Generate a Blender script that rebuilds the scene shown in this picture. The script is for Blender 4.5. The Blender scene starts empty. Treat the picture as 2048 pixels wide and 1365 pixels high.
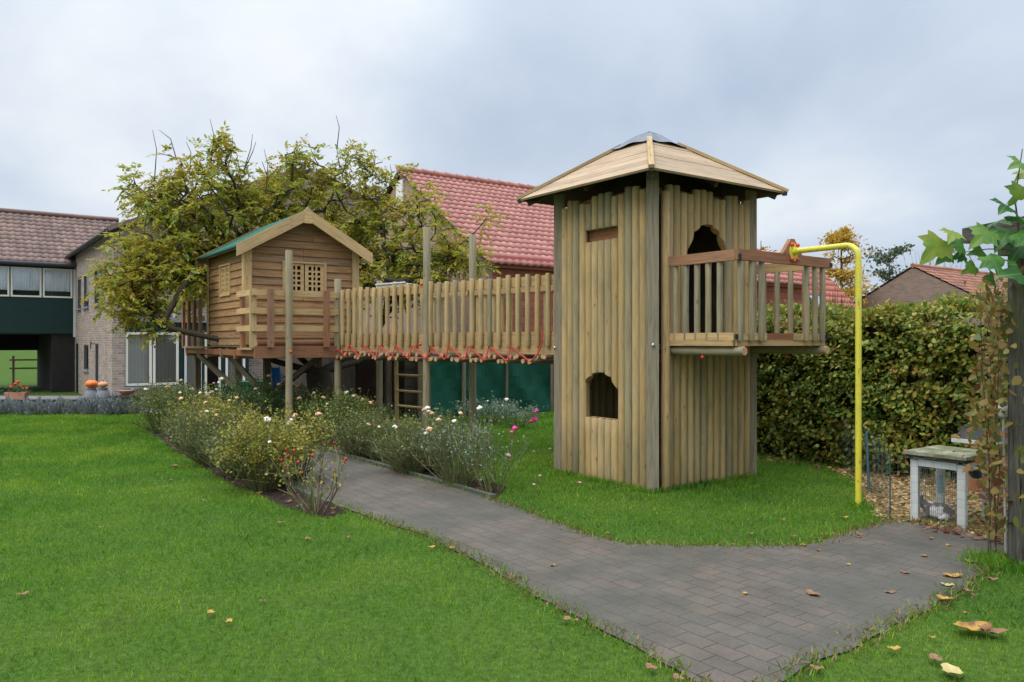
import bpy, math, random
import numpy as np
from mathutils import Vector, Matrix
PI = math.pi
R_ = math.radians
random.seed(7); rng = np.random.default_rng(11)
S = bpy.context.scene; COL = S.collection

# ---------------- camera, sky, sun, exposure ----------------
cd = bpy.data.cameras.new("camera"); cam = bpy.data.objects.new("camera", cd); COL.objects.link(cam)
cd.sensor_width = 23.5; cd.lens = 18.0; cd.clip_end = 3000; cd.clip_start = 0.05
cam.location = (0, 0, 1.6); cam.rotation_euler = (R_(90), 0, 0)
S.camera = cam
SUN_EL, SUN_AZ = R_(52), R_(222)      # azimuth clockwise from +Y: behind the camera, to the left
W = bpy.data.worlds.new("World"); S.world = W; W.use_nodes = True
nt = W.node_tree; N = nt.nodes; L = nt.links; N.clear()
out = N.new('ShaderNodeOutputWorld'); bg = N.new('ShaderNodeBackground'); L.new(bg.outputs[0], out.inputs[0])
sky = N.new('ShaderNodeTexSky'); sky.sky_type = 'NISHITA'; sky.sun_disc = False
sky.sun_elevation = SUN_EL; sky.sun_rotation = SUN_AZ; sky.air_density = 1.0; sky.dust_density = 2.0
tc = N.new('ShaderNodeTexCoord'); sep = N.new('ShaderNodeSeparateXYZ'); L.new(tc.outputs['Generated'], sep.inputs[0])
def wmath(op, a, b=None, clamp=False):
    m = N.new('ShaderNodeMath'); m.operation = op; m.use_clamp = clamp
    for i, v in enumerate((a, b)):
        if v is None: continue
        if isinstance(v, (int, float)): m.inputs[i].default_value = v
        else: L.new(v, m.inputs[i])
    return m.outputs[0]
zz = wmath('ADD', wmath('MAXIMUM', sep.outputs[2], 0.0), 0.34)
comb = N.new('ShaderNodeCombineXYZ'); L.new(wmath('DIVIDE', sep.outputs[0], zz), comb.inputs[0]); L.new(wmath('DIVIDE', sep.outputs[1], zz), comb.inputs[1])
def wnoise(scale, detail, rough, off, dist=0.0, sy=1.0):
    mp = N.new('ShaderNodeMapping'); mp.inputs['Location'].default_value = off; mp.inputs['Scale'].default_value = (1, sy, 1); L.new(comb.outputs[0], mp.inputs[0])
    n = N.new('ShaderNodeTexNoise'); n.inputs['Scale'].default_value = scale; n.inputs['Detail'].default_value = detail
    n.inputs['Roughness'].default_value = rough; n.inputs['Distortion'].default_value = dist; L.new(mp.outputs[0], n.inputs[0]); return n.outputs[0]
n1 = wnoise(1.25, 7, 0.5, (3.1, 0.7, 0), 0.15, 0.8)
ramp = N.new('ShaderNodeValToRGB'); L.new(wmath('ADD', n1, wmath('MULTIPLY', sep.outputs[0], -0.13)), ramp.inputs[0])
cr = ramp.color_ramp; cr.elements[0].position = 0.30; cr.elements[0].color = (0.47, 0.56, 0.69, 1)
cr.elements[1].position = 0.68; cr.elements[1].color = (0.89, 0.93, 0.96, 1)
e = cr.elements.new(0.48); e.color = (0.625, 0.705, 0.82, 1)
zen = wmath('ADD', wmath('MULTIPLY', wmath('POWER', wmath('MAXIMUM', sep.outputs[2], 0.0), 4.0), 4.9), 1.06)
cm = N.new('ShaderNodeVectorMath'); cm.operation = 'SCALE'; L.new(ramp.outputs[0], cm.inputs[0]); L.new(zen, cm.inputs['Scale'])
sk = N.new('ShaderNodeVectorMath'); sk.operation = 'SCALE'; L.new(sky.outputs[0], sk.inputs[0]); sk.inputs['Scale'].default_value = 1.0
cl = N.new('ShaderNodeVectorMath'); cl.operation = 'SCALE'; L.new(cm.outputs[0], cl.inputs[0]); cl.inputs['Scale'].default_value = 10.0
mx = N.new('ShaderNodeMix'); mx.data_type = 'RGBA'; mx.inputs[0].default_value = 0.94
L.new(sk.outputs[0], mx.inputs[6]); L.new(cl.outputs[0], mx.inputs[7]); L.new(mx.outputs[2], bg.inputs[0]); bg.inputs[1].default_value = 0.1
sd = bpy.data.lights.new("sun", 'SUN'); sun = bpy.data.objects.new("sun", sd); COL.objects.link(sun)
sd.energy = 1.35; sd.angle = R_(40); sd.color = (1.0, 0.96, 0.9)
sdir = Vector((math.sin(SUN_AZ) * math.cos(SUN_EL), math.cos(SUN_AZ) * math.cos(SUN_EL), math.sin(SUN_EL)))
sun.rotation_euler = sdir.to_track_quat('Z', 'Y').to_euler(); sun.location = sdir * 50
S.view_settings.view_transform = 'Standard'; S.view_settings.look = 'None'; S.view_settings.gamma = 1
S.view_settings.exposure = 0.0

# ---------------- materials ----------------
def newmat(name):
    m = bpy.data.materials.new(name); m.use_nodes = True; m.node_tree.nodes.clear(); return m
class NT:
    def __init__(s, m): s.m = m; s.t = m.node_tree; s.o = s.n('OutputMaterial')
    def n(s, t): return s.t.nodes.new('ShaderNode' + t)
    def l(s, a, b): s.t.links.new(a, b)
    def coord(s, kind='UV', scale=(1, 1, 1), rot=0, loc=None):
        c = s.n('TexCoord'); mp = s.n('Mapping'); mp.inputs['Scale'].default_value = scale; mp.inputs['Rotation'].default_value = (0, 0, rot)
        s.l(c.outputs[kind], mp.inputs[0]); return mp.outputs[0]
    def noise(s, vec, scale, detail=3, rough=0.55, dist=0):
        n = s.n('TexNoise'); n.inputs['Scale'].default_value = scale; n.inputs['Detail'].default_value = detail
        n.inputs['Roughness'].default_value = rough; n.inputs['Distortion'].default_value = dist; s.l(vec, n.inputs[0]); return n.outputs[0]
    def ramp(s, fac, stops):
        r = s.n('ValToRGB'); c = r.color_ramp
        while len(c.elements) < len(stops): c.elements.new(0.5)
        for e, (p, col) in zip(c.elements, stops):
            e.position = p; e.color = (*col, 1) if len(col) == 3 else col
        s.l(fac, r.inputs[0]); return r.outputs[0]
    def mix(s, fac, a, b, mode='MIX'):
        m = s.n('Mix'); m.data_type = 'RGBA'; m.blend_type = mode
        for i, v in ((0, fac), (6, a), (7, b)):
            if isinstance(v, (int, float)): m.inputs[i].default_value = v
            elif isinstance(v, tuple): m.inputs[i].default_value = (*v, 1)
            else: s.l(v, m.inputs[i])
        return m.outputs[2]
    def math(s, op, a, b=None):
        m = s.n('Math'); m.operation = op
        for i, v in enumerate((a, b)):
            if v is None: continue
            if isinstance(v, (int, float)): m.inputs[i].default_value = v
            else: s.l(v, m.inputs[i])
        return m.outputs[0]
    def bsdf(s, col, rough=0.7, spec=0.3, bump=None, bs=0.3, bd=0.01, metal=0, trans=None):
        b = s.n('BsdfPrincipled')
        if isinstance(col, tuple): b.inputs['Base Color'].default_value = (*col, 1)
        else: s.l(col, b.inputs['Base Color'])
        if isinstance(rough, (int, float)): b.inputs['Roughness'].default_value = rough
        else: s.l(rough, b.inputs['Roughness'])
        b.inputs['Specular IOR Level'].default_value = spec; b.inputs['Metallic'].default_value = metal
        if bump is not None:
            bn = s.n('Bump'); bn.inputs['Strength'].default_value = bs; bn.inputs['Distance'].default_value = bd; s.l(bump, bn.inputs['Height']); s.l(bn.outputs[0], b.inputs['Normal'])
        o = b.outputs[0]
        if trans:
            t = s.n('BsdfTranslucent')
            if isinstance(col, tuple): t.inputs[0].default_value = (*col, 1)
            else: s.l(col, t.inputs[0])
            mx = s.n('MixShader'); mx.inputs[0].default_value = trans; s.l(o, mx.inputs[1]); s.l(t.outputs[0], mx.inputs[2]); o = mx.outputs[0]
        s.l(o, s.o.inputs[0]); return s.m
def plain(name, col, rough=0.6, var=0.15, scale=6, spec=0.3, metal=0, bump=0.1):
    t = NT(newmat(name)); v = t.coord('Object'); n = t.noise(v, scale, 4)
    c = t.mix(t.math('MULTIPLY', n, 1.0), tuple(x * (1 - var) for x in col), tuple(min(1, x * (1 + var)) for x in col))
    return t.bsdf(c, rough, spec, n, bump, 0.01, metal)
def wood(name, c1, c2, grey=(0.25, 0.23, 0.165), greyamt=0.35, rnd=0.6, knots=True, rough=0.75, island=False, streak=26, dark=0.5):
    """grain runs along u of the UV map (metres)"""
    t = NT(newmat(name)); oi = t.n('ObjectInfo')
    rv = oi.outputs['Random']
    if island:
        g = t.n('NewGeometry'); rv = g.outputs['Random Per Island']
    cx = t.n('TexCoord'); off = t.n('CombineXYZ'); t.l(t.math('MULTIPLY', rv, 37.0), off.inputs[0]); t.l(t.math('MULTIPLY', rv, 19.0), off.inputs[1])
    ad = t.n('VectorMath'); ad.operation = 'ADD'; t.l(cx.outputs['UV'], ad.inputs[0]); t.l(off.outputs[0], ad.inputs[1])
    def mp(sc):
        m = t.n('Mapping'); m.inputs['Scale'].default_value = sc; t.l(ad.outputs[0], m.inputs[0]); return m.outputs[0]
    grain = t.noise(mp((1.6, streak, 1)), 1.5, 5, 0.62, 0.6)
    blot = t.noise(mp((1.3, 3.0, 1)), 1.6, 3, 0.5)
    fine = t.noise(mp((8, 160, 1)), 1.0, 3, 0.6)
    c = t.mix(rv, c1, c2) if rnd else c1
    c = t.mix(t.ramp(blot, [(0.42, (0, 0, 0)), (0.68, (greyamt,) * 3)]), c, grey)
    # per-piece grey
    pr = t.math('FRACT', t.math('MULTIPLY', rv, 7.31))
    c = t.mix(t.ramp(pr, [(0.72, (0, 0, 0)), (0.9, (greyamt * 1.5,) * 3)]), c, grey)
    c = t.mix(1.0, c, t.ramp(grain, [(0.3, (dark,) * 3), (0.55, (1, 1, 1)), (0.75, (1.12, 1.1, 1.05))]), 'MULTIPLY')
    c = t.mix(0.35, c, t.ramp(fine, [(0.3, (0.6,) * 3), (0.6, (1.1,) * 3)]), 'MULTIPLY')
    if knots:
        vo = t.n('TexVoronoi'); vo.inputs['Scale'].default_value = 1.0; t.l(mp((3.2, 9, 1)), vo.inputs[0])
        c = t.mix(t.ramp(vo.outputs['Distance'], [(0.05, (0.75,) * 3), (0.11, (0, 0, 0))]), c, (c1[0] * 0.35, c1[1] * 0.28, c1[2] * 0.25))
    return t.bsdf(c, rough, 0.25, grain, 0.25, 0.004)
def leafmat(name, stops, trans=0.35, rough=0.5, spec=0.35):
    t = NT(newmat(name)); g = t.n('NewGeometry')
    v = t.coord('Object'); n = t.noise(v, 1.4, 2)
    f = t.math('ADD', t.math('MULTIPLY', g.outputs['Random Per Island'], 0.65), t.math('MULTIPLY', t.ramp(n, [(0.3, (0, 0, 0)), (0.7, (1, 1, 1))]), 0.35))
    c = t.ramp(f, stops); return t.bsdf(c, rough, spec, trans=trans)
def brickmat(name, a, b, mortar, bw=0.21, bh=0.065, ms=0.010, rough=0.85, patch=0.0, patchcol=(0.3, 0.3, 0.28), kind='UV', rot=0, off=0.5, moss=0, mortar_bump=True, dirt=0.35):
    t = NT(newmat(name)); v = t.coord(kind, rot=rot)
    bt = t.n('TexBrick'); t.l(v, bt.inputs[0]); bt.inputs['Scale'].default_value = 1
    bt.inputs['Brick Width'].default_value = bw; bt.inputs['Row Height'].default_value = bh; bt.inputs['Mortar Size'].default_value = ms
    bt.inputs['Color1'].default_value = (*a, 1); bt.inputs['Color2'].default_value = (*b, 1); bt.inputs['Mortar'].default_value = (*mortar, 1)
    bt.inputs['Bias'].default_value = 0; bt.inputs['Mortar Smooth'].default_value = 0.3; bt.offset = off
    n = t.noise(v, 3.0, 5); n2 = t.noise(v, 60, 3); n3 = t.noise(v, 0.7, 4)
    c = bt.outputs[0]
    if patch: c = t.mix(t.ramp(n3, [(0.45, (0, 0, 0)), (0.56, (patch,) * 3)]), c, patchcol)
    c = t.mix(dirt, c, t.ramp(n, [(0.25, (0.55,) * 3), (0.7, (1.25,) * 3)]), 'MULTIPLY')
    c = t.mix(0.5, c, t.ramp(n2, [(0.25, (0.65,) * 3), (0.7, (1.2,) * 3)]), 'MULTIPLY')
    if moss: c = t.mix(t.math('MULTIPLY', bt.outputs['Fac'], t.ramp(n3, [(0.4, (0, 0, 0)), (0.6, (moss,) * 3)])), c, (0.06, 0.085, 0.02))
    return t.bsdf(c, rough, 0.25, t.math('SUBTRACT', t.math('MULTIPLY', n2, 0.2), bt.outputs['Fac']), 0.5, 0.006)
def tilemat(name, c1, c2, c3, rough=0.6):
    t = NT(newmat(name)); cx = t.n('TexCoord'); fl = t.n('VectorMath'); fl.operation = 'FLOOR'; t.l(cx.outputs['UV'], fl.inputs[0])
    wn = t.n('TexWhiteNoise'); wn.noise_dimensions = '2D'; t.l(fl.outputs[0], wn.inputs[0])
    c = t.ramp(wn.outputs[0], [(0, c1), (0.55, c2), (1, c3)])
    n = t.noise(cx.outputs['UV'], 0.6, 5); c = t.mix(0.6, c, t.ramp(n, [(0.3, (0.72,) * 3), (0.7, (1.2,) * 3)]), 'MULTIPLY')
    return t.bsdf(c, rough, 0.35, n, 0.2, 0.01)
MT = {}
MT['log'] = wood('pale_log_wood', (0.53, 0.375, 0.175), (0.42, 0.285, 0.12), grey=(0.27, 0.245, 0.155), greyamt=0.5, streak=12, dark=0.74)
MT['post'] = wood('grey_post_wood', (0.31, 0.25, 0.165), (0.26, 0.215, 0.145), greyamt=0.5, dark=0.6)
MT['polepost'] = wood('greenish_pole_wood', (0.35, 0.285, 0.165), (0.29, 0.245, 0.15), greyamt=0.6, dark=0.6)
MT['rail'] = wood('brown_rail_wood', (0.39, 0.175, 0.09), (0.30, 0.135, 0.07), greyamt=0.15, dark=0.6)
MT['board'] = wood('tan_board_wood', (0.50, 0.335, 0.155), (0.43, 0.27, 0.12), greyamt=0.2, dark=0.6)
MT['roofboard'] = wood('roof_board_wood', (0.50, 0.355, 0.225), (0.40, 0.275, 0.165), greyamt=0.15, island=True, dark=0.55)
MT['siding'] = wood('cabin_siding_wood', (0.43, 0.235, 0.10), (0.31, 0.165, 0.07), grey=(0.22, 0.17, 0.13), greyamt=0.25, island=True, dark=0.5)
MT['trim'] = wood('cabin_trim_wood', (0.62, 0.42, 0.20), (0.54, 0.35, 0.16), greyamt=0.12, dark=0.65)
MT['redboard'] = wood('red_brown_board', (0.30, 0.13, 0.06), (0.26, 0.11, 0.05), greyamt=0.05, dark=0.7)
MT['brace'] = wood('shaded_brace_wood', (0.15, 0.105, 0.065), (0.11, 0.08, 0.05), greyamt=0.2)  # brown darkened to take in the shade under the deck
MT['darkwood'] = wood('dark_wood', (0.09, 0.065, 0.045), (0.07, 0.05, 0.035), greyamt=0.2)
MT['rough'] = wood('bark_log_wood', (0.27, 0.19, 0.12), (0.14, 0.10, 0.07), greyamt=0.3, dark=0.45)
MT['logend'] = plain('cut_log_end', (0.50, 0.27, 0.12), 0.8, 0.3, 30)
MT['bark'] = plain('tree_bark', (0.062, 0.05, 0.038), 0.9, 0.4, 14, 0.15, bump=0.8)
MT['twig'] = plain('twig_bark', (0.10, 0.075, 0.05), 0.85, 0.3, 14, 0.15)
MT['red'] = plain('red_plastic', (0.62, 0.055, 0.03), 0.4, 0.1, 20, 0.5)
MT['rope'] = plain('red_rope', (0.50, 0.045, 0.03), 0.7, 0.2, 80, 0.3)
MT['black'] = plain('black_metal', (0.02, 0.02, 0.022), 0.5)
MT['galv'] = plain('galvanised_metal', (0.55, 0.6, 0.62), 0.35, 0.1, metal=0.7)
MT['lead'] = plain('grey_roof_felt', (0.10, 0.11, 0.13), 0.38, 0.25, 8, 0.6)
MT['felt'] = plain('green_roof_felt', (0.022, 0.105, 0.07), 0.8, 0.2, 30)
MT['white'] = plain('white_paint', (0.74, 0.74, 0.70), 0.45, 0.06, 5)
MT['cream'] = plain('cream_frame_paint', (0.68, 0.65, 0.55), 0.45, 0.06, 5)
MT['pvc'] = plain('grey_white_pipe', (0.55, 0.55, 0.53), 0.5, 0.1)
MT['dgreen'] = plain('dark_green_paint', (0.006, 0.028, 0.024), 0.5, 0.3, 3, 0.3)
MT['dark'] = plain('dark_interior', (0.022, 0.02, 0.018), 0.9, 0.3)
MT['stone'] = plain('blue_stone', (0.22, 0.23, 0.245), 0.7, 0.15, 6)
MT['gutter'] = plain('zinc_gutter', (0.045, 0.045, 0.05), 0.5, 0.2)
MT['terracotta'] = plain('terracotta', (0.42, 0.20, 0.13), 0.8, 0.2, 10)
MT['pumpkin'] = plain('pumpkin_skin', (0.75, 0.19, 0.03), 0.45, 0.15, 4)
MT['pumpkin_pale'] = plain('pale_pumpkin_skin', (0.62, 0.30, 0.14), 0.5, 0.15, 4)
MT['curtain'] = plain('white_curtain', (0.84, 0.86, 0.88), 0.9, 0.1)
MT['blind'] = plain('grey_blind', (0.50, 0.50, 0.44), 0.9, 0.05)
MT['bin'] = plain('green_bin_plastic', (0.02, 0.10, 0.05), 0.45)
MT['blue'] = plain('blue_plastic', (0.03, 0.20, 0.62), 0.4)
MT['bluepale'] = plain('pale_blue_plastic', (0.42, 0.58, 0.68), 0.4)
MT['teal'] = plain('teal_coated_wire', (0.03, 0.085, 0.10), 0.5, 0.2, 10)
MT['wire'] = plain('fence_wire', (0.15, 0.19, 0.18), 0.5, 0.2, 10, metal=0.3)
MT['hutchwhite'] = plain('weathered_white_paint', (0.55, 0.57, 0.56), 0.6, 0.25, 9)
def slabmat():
    t = NT(newmat('mossy_slab')); v = t.coord('Object'); n = t.noise(v, 7, 5); n2 = t.noise(v, 50, 3)
    c = t.ramp(n, [(0.35, (0.30, 0.29, 0.21)), (0.52, (0.17, 0.17, 0.09)), (0.68, (0.10, 0.12, 0.04))])
    return t.bsdf(c, 0.85, 0.2, n2, 0.4)
MT['slab'] = slabmat()
def yellowmat():
    t = NT(newmat('yellow_paint')); v = t.coord('Object', (14, 14, 5)); n = t.noise(v, 2.6, 5, 0.6)
    n2 = t.noise(t.coord('Object', (3, 3, 1.2)), 2, 3)
    c = t.mix(t.ramp(n2, [(0.4, (0, 0, 0)), (0.7, (1, 1, 1))]), (0.69, 0.60, 0.045), (0.60, 0.55, 0.09))
    c = t.mix(t.ramp(n, [(0.58, (0, 0, 0)), (0.66, (0.75,) * 3)]), c, (0.22, 0.16, 0.04))
    return t.bsdf(c, 0.42, 0.4, n, 0.1)
MT['yellow'] = yellowmat()
def netmat():
    t = NT(newmat('green_net')); v = t.coord('UV'); n = t.noise(v, 1.3, 5, 0.6, 0.5)
    c = t.ramp(n, [(0.3, (0.008, 0.055, 0.034)), (0.55, (0.014, 0.095, 0.058)), (0.75, (0.03, 0.15, 0.10))])
    n2 = t.noise(v, 180, 2)
    return t.bsdf(c, 0.8, 0.2, n2, 0.3, 0.003, trans=0.2)
MT['net'] = netmat()  # hung windbreak cloth
def glassmat(name='window_glass', tint=(0.95, 0.97, 0.97), g=0.15):
    t = NT(newmat(name)); tr = t.n('BsdfTransparent'); tr.inputs[0].default_value = (*tint, 1); gl = t.n('BsdfGlossy'); gl.inputs['Roughness'].default_value = 0.04
    gl.inputs[0].default_value = (0.9, 0.95, 1, 1)
    f = t.n('LayerWeight'); f.inputs[0].default_value = 0.35
    m = t.n('MixShader'); t.l(t.math('ADD', t.math('MULTIPLY', f.outputs['Fresnel'], 0.9), g * 0.3), m.inputs[0]); t.l(tr.outputs[0], m.inputs[1]); t.l(gl.outputs[0], m.inputs[2]); t.l(m.outputs[0], t.o.inputs[0]); return t.m
MT['glass'] = glassmat()
MT['housebrick'] = brickmat('beige_brick', (0.40, 0.31, 0.235), (0.22, 0.155, 0.12), (0.37, 0.34, 0.30), 0.23, 0.08, 0.014)
MT['barnbrick'] = brickmat('red_block', (0.42, 0.125, 0.075), (0.33, 0.10, 0.065), (0.13, 0.07, 0.05), 0.34, 0.18, 0.010)
MT['gablebrick'] = brickmat('patched_gable_brick', (0.50, 0.27, 0.20), (0.36, 0.27, 0.22), (0.33, 0.27, 0.22), 0.22, 0.13, 0.012, patch=0.55, patchcol=(0.26, 0.235, 0.22))
MT['farbrick'] = brickmat('far_brown_brick', (0.30, 0.20, 0.165), (0.22, 0.15, 0.12), (0.28, 0.22, 0.19), 0.22, 0.075, 0.012)
MT['pinktile'] = tilemat('pink_red_tile', (0.36, 0.135, 0.105), (0.41, 0.16, 0.125), (0.46, 0.19, 0.15), 0.5)
MT['browntile'] = tilemat('brown_tile', (0.155, 0.10, 0.08), (0.20, 0.125, 0.10), (0.26, 0.16, 0.125))
MT['orangetile'] = tilemat('orange_tile', (0.40, 0.165, 0.09), (0.31, 0.125, 0.075), (0.22, 0.10, 0.075))
MT['redtile'] = tilemat('red_tile', (0.48, 0.15, 0.10), (0.52, 0.165, 0.11), (0.46, 0.14, 0.09))
MT['pave'] = brickmat('paving_blocks', (0.130, 0.102, 0.080), (0.104, 0.090, 0.074), (0.050, 0.046, 0.030), 0.20, 0.132, 0.004, 0.62, patch=0.7, patchcol=(0.082, 0.078, 0.066), kind='Object', rot=R_(54), moss=0.9, dirt=0.6)
MT['kerb'] = plain('kerb_concrete', (0.085, 0.083, 0.075), 0.8, 0.25, 12)
def lawnmat():
    t = NT(newmat('lawn_ground')); v = t.coord('Object'); n = t.noise(v, 1.1, 5); n2 = t.noise(v, 22, 5, 0.7)
    c = t.mix(n, (0.055, 0.105, 0.018), (0.075, 0.13, 0.02))
    c = t.mix(0.8, c, t.ramp(n2, [(0.3, (0.35,) * 3), (0.65, (1.25,) * 3)]), 'MULTIPLY')
    return t.bsdf(c, 0.95, 0.1, n2, 0.6, 0.03)
MT['lawn'] = lawnmat()
def bladesmat():
    t = NT(newmat('grass_blades')); v = t.coord('Object'); n = t.noise(v, 0.75, 5, 0.65, 0.4); nb = t.noise(v, 6, 4, 0.7); g = t.n('NewGeometry')
    c = t.ramp(n, [(0.30, (0.07, 0.205, 0.022)), (0.5, (0.145, 0.315, 0.020)), (0.66, (0.255, 0.39, 0.036))])
    c = t.mix(0.75, c, t.ramp(g.outputs['Random Per Island'], [(0, (0.65,) * 3), (0.6, (1.05,) * 3), (0.93, (1.3,) * 3), (1, (2.4, 1.6, 1.2))]), 'MULTIPLY')
    c = t.mix(0.7, c, t.ramp(nb, [(0.3, (0.55, 0.62, 0.8)), (0.5, (1, 1, 1)), (0.7, (1.3, 1.2, 1.0))]), 'MULTIPLY')
    c = t.mix(t.ramp(t.noise(v, 1.9, 3), [(0.62, (0, 0, 0)), (0.74, (0.45,) * 3)]), c, (0.16, 0.14, 0.04))
    return t.bsdf(c, 0.55, 0.3, trans=0.4)
MT['blades'] = bladesmat()
def soilmat():
    t = NT(newmat('dark_soil')); v = t.coord('Object'); n = t.noise(v, 14, 6, 0.7); n2 = t.noise(v, 2, 3)
    c = t.ramp(n, [(0.3, (0.018, 0.012, 0.009)), (0.6, (0.05, 0.034, 0.026)), (0.75, (0.10, 0.07, 0.05))])
    return t.bsdf(c, 0.95, 0.1, n, 1.0, 0.03)
MT['soil'] = soilmat()
def strawmat():
    t = NT(newmat('straw_ground')); v = t.coord('Object'); n = t.noise(v, 30, 5, 0.7); n2 = t.noise(v, 2.2, 3)
    c = t.ramp(n, [(0.3, (0.10, 0.06, 0.025)), (0.6, (0.33, 0.21, 0.09)), (0.75, (0.45, 0.32, 0.15))])
    c = t.mix(t.ramp(n2, [(0.5, (0, 0, 0)), (0.62, (0.8,) * 3)]), c, (0.07, 0.07, 0.03))
    return t.bsdf(c, 0.95, 0.1, n, 1.0, 0.03)
MT['straw'] = strawmat()
MT['patio'] = plain('patio_concrete', (0.24, 0.215, 0.21), 0.8, 0.2, 3)
MT['walnut'] = leafmat('autumn_tree_leaves', [(0.0, (0.09, 0.20, 0.035)), (0.26, (0.24, 0.31, 0.042)), (0.5, (0.43, 0.40, 0.048)), (0.74, (0.48, 0.36, 0.04)), (0.93, (0.34, 0.17, 0.05)), (1, (0.16, 0.07, 0.04))], 0.5)
MT['hedge'] = leafmat('hedge_leaves', [(0.0, (0.05, 0.12, 0.022)), (0.35, (0.14, 0.23, 0.035)), (0.6, (0.31, 0.31, 0.045)), (0.8, (0.40, 0.33, 0.07)), (0.93, (0.42, 0.24, 0.06)), (1, (0.2, 0.09, 0.04))], 0.35)
MT['roseleaf'] = leafmat('rose_leaves', [(0, (0.045, 0.09, 0.02)), (0.45, (0.11, 0.17, 0.035)), (0.75, (0.26, 0.25, 0.04)), (0.95, (0.36, 0.27, 0.04)), (1, (0.2, 0.07, 0.03))], 0.3)
MT['roseyellow'] = leafmat('yellow_rose_leaves', [(0, (0.08, 0.12, 0.02)), (0.4, (0.22, 0.23, 0.035)), (0.75, (0.42, 0.33, 0.035)), (1, (0.5, 0.3, 0.03))], 0.35)
MT['rosegreen'] = leafmat('green_rose_leaves', [(0, (0.025, 0.07, 0.018)), (0.6, (0.07, 0.15, 0.04)), (1, (0.17, 0.21, 0.05))], 0.3)
MT['roseblue'] = leafmat('blue_green_rose_leaves', [(0, (0.08, 0.14, 0.09)), (0.6, (0.17, 0.25, 0.17)), (1, (0.28, 0.34, 0.22))], 0.3)
MT['stem'] = leafmat('rose_stems', [(0, (0.06, 0.07, 0.025)), (0.5, (0.13, 0.145, 0.05)), (0.85, (0.21, 0.20, 0.09)), (1, (0.16, 0.08, 0.05))], 0.05, 0.6)
MT['redstem'] = leafmat('reddish_stems', [(0, (0.09, 0.10, 0.03)), (0.5, (0.14, 0.15, 0.05)), (0.75, (0.14, 0.05, 0.05)), (1, (0.10, 0.035, 0.04))], 0.05, 0.6)
MT['petal_white'] = plain('white_petals', (0.80, 0.74, 0.62), 0.6, 0.2, 30)
MT['petal_peach'] = plain('peach_petals', (0.72, 0.44, 0.25), 0.6, 0.25, 30)
MT['petal_pink'] = plain('pink_petals', (0.78, 0.06, 0.28), 0.6, 0.25, 30)
MT['petal_palepink'] = plain('pale_pink_petals', (0.75, 0.32, 0.45), 0.6, 0.25, 30)
MT['geranium'] = plain('red_petals', (0.7, 0.03, 0.02), 0.6, 0.25, 30)
MT['hip'] = plain('rose_hip_skin', (0.5, 0.045, 0.035), 0.35, 0.2, 20)
MT['lavender'] = leafmat('lavender_leaves', [(0, (0.11, 0.13, 0.12)), (0.6, (0.24, 0.27, 0.26)), (1, (0.42, 0.44, 0.47))], 0.1)
MT['conifer'] = leafmat('conifer_needles', [(0, (0.012, 0.03, 0.015)), (1, (0.04, 0.07, 0.03))], 0.1)
MT['shrub'] = leafmat('shrub_leaves', [(0, (0.03, 0.06, 0.012)), (0.6, (0.11, 0.14, 0.025)), (1, (0.28, 0.24, 0.03))], 0.3)
MT['fartree'] = leafmat('far_tree_leaves', [(0, (0.05, 0.08, 0.045)), (1, (0.13, 0.17, 0.09))], 0.2)
MT['larch'] = leafmat('larch_needles', [(0, (0.36, 0.23, 0.03)), (0.6, (0.58, 0.36, 0.04)), (1, (0.66, 0.46, 0.08))], 0.4)
MT['litter'] = leafmat('leaf_litter', [(0, (0.10, 0.045, 0.025)), (0.5, (0.22, 0.10, 0.05)), (0.85, (0.36, 0.18, 0.09)), (1, (0.45, 0.33, 0.08))], 0.1, 0.6)
MT['chips'] = leafmat('wood_chips', [(0, (0.16, 0.09, 0.04)), (0.5, (0.40, 0.24, 0.10)), (1, (0.58, 0.42, 0.2))], 0.05, 0.7)
MT['brownleaf'] = plain('brown_dead_leaf', (0.23, 0.115, 0.055), 0.6, 0.5, 25)
MT['yellowleaf'] = (lambda t: t.bsdf(t.ramp(t.noise(t.coord('Object'), 16, 3), [(0.42, (0.46, 0.30, 0.05)), (0.55, (0.34, 0.16, 0.05)), (0.62, (0.2, 0.08, 0.045))]), 0.6, 0.3, trans=0.15))(NT(newmat('yellow_dead_leaf')))
MT['paleleaf'] = plain('pale_yellow_leaf', (0.42, 0.34, 0.13), 0.55, 0.3, 25)
def vineleaf():
    t = NT(newmat('vine_leaf')); v = t.coord('Object'); n = t.noise(v, 9, 4); oi = t.n('ObjectInfo'); g = t.n('NewGeometry')
    c = t.ramp(t.math('ADD', t.math('MULTIPLY', n, 0.5), t.math('MULTIPLY', oi.outputs['Random'], 0.5)), [(0.2, (0.03, 0.115, 0.028)), (0.5, (0.075, 0.21, 0.03)), (0.66, (0.2, 0.30, 0.035)), (0.85, (0.40, 0.34, 0.04))])
    sx = t.n('SeparateXYZ'); t.l(t.coord('UV'), sx.inputs[0]); an = t.math('ARCTAN2', sx.outputs[0], t.math('ADD', sx.outputs[1], 0.02))
    ve = t.math('LESS_THAN', t.math('ABSOLUTE', t.math('SINE', t.math('MULTIPLY', an, 3.6))), 0.10)
    c = t.mix(t.math('MULTIPLY', ve, 0.5), c, (0.30, 0.38, 0.12))
    return t.bsdf(c, 0.42, 0.4, n, 0.15, 0.01, trans=0.35)
MT['vine'] = vineleaf()
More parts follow.
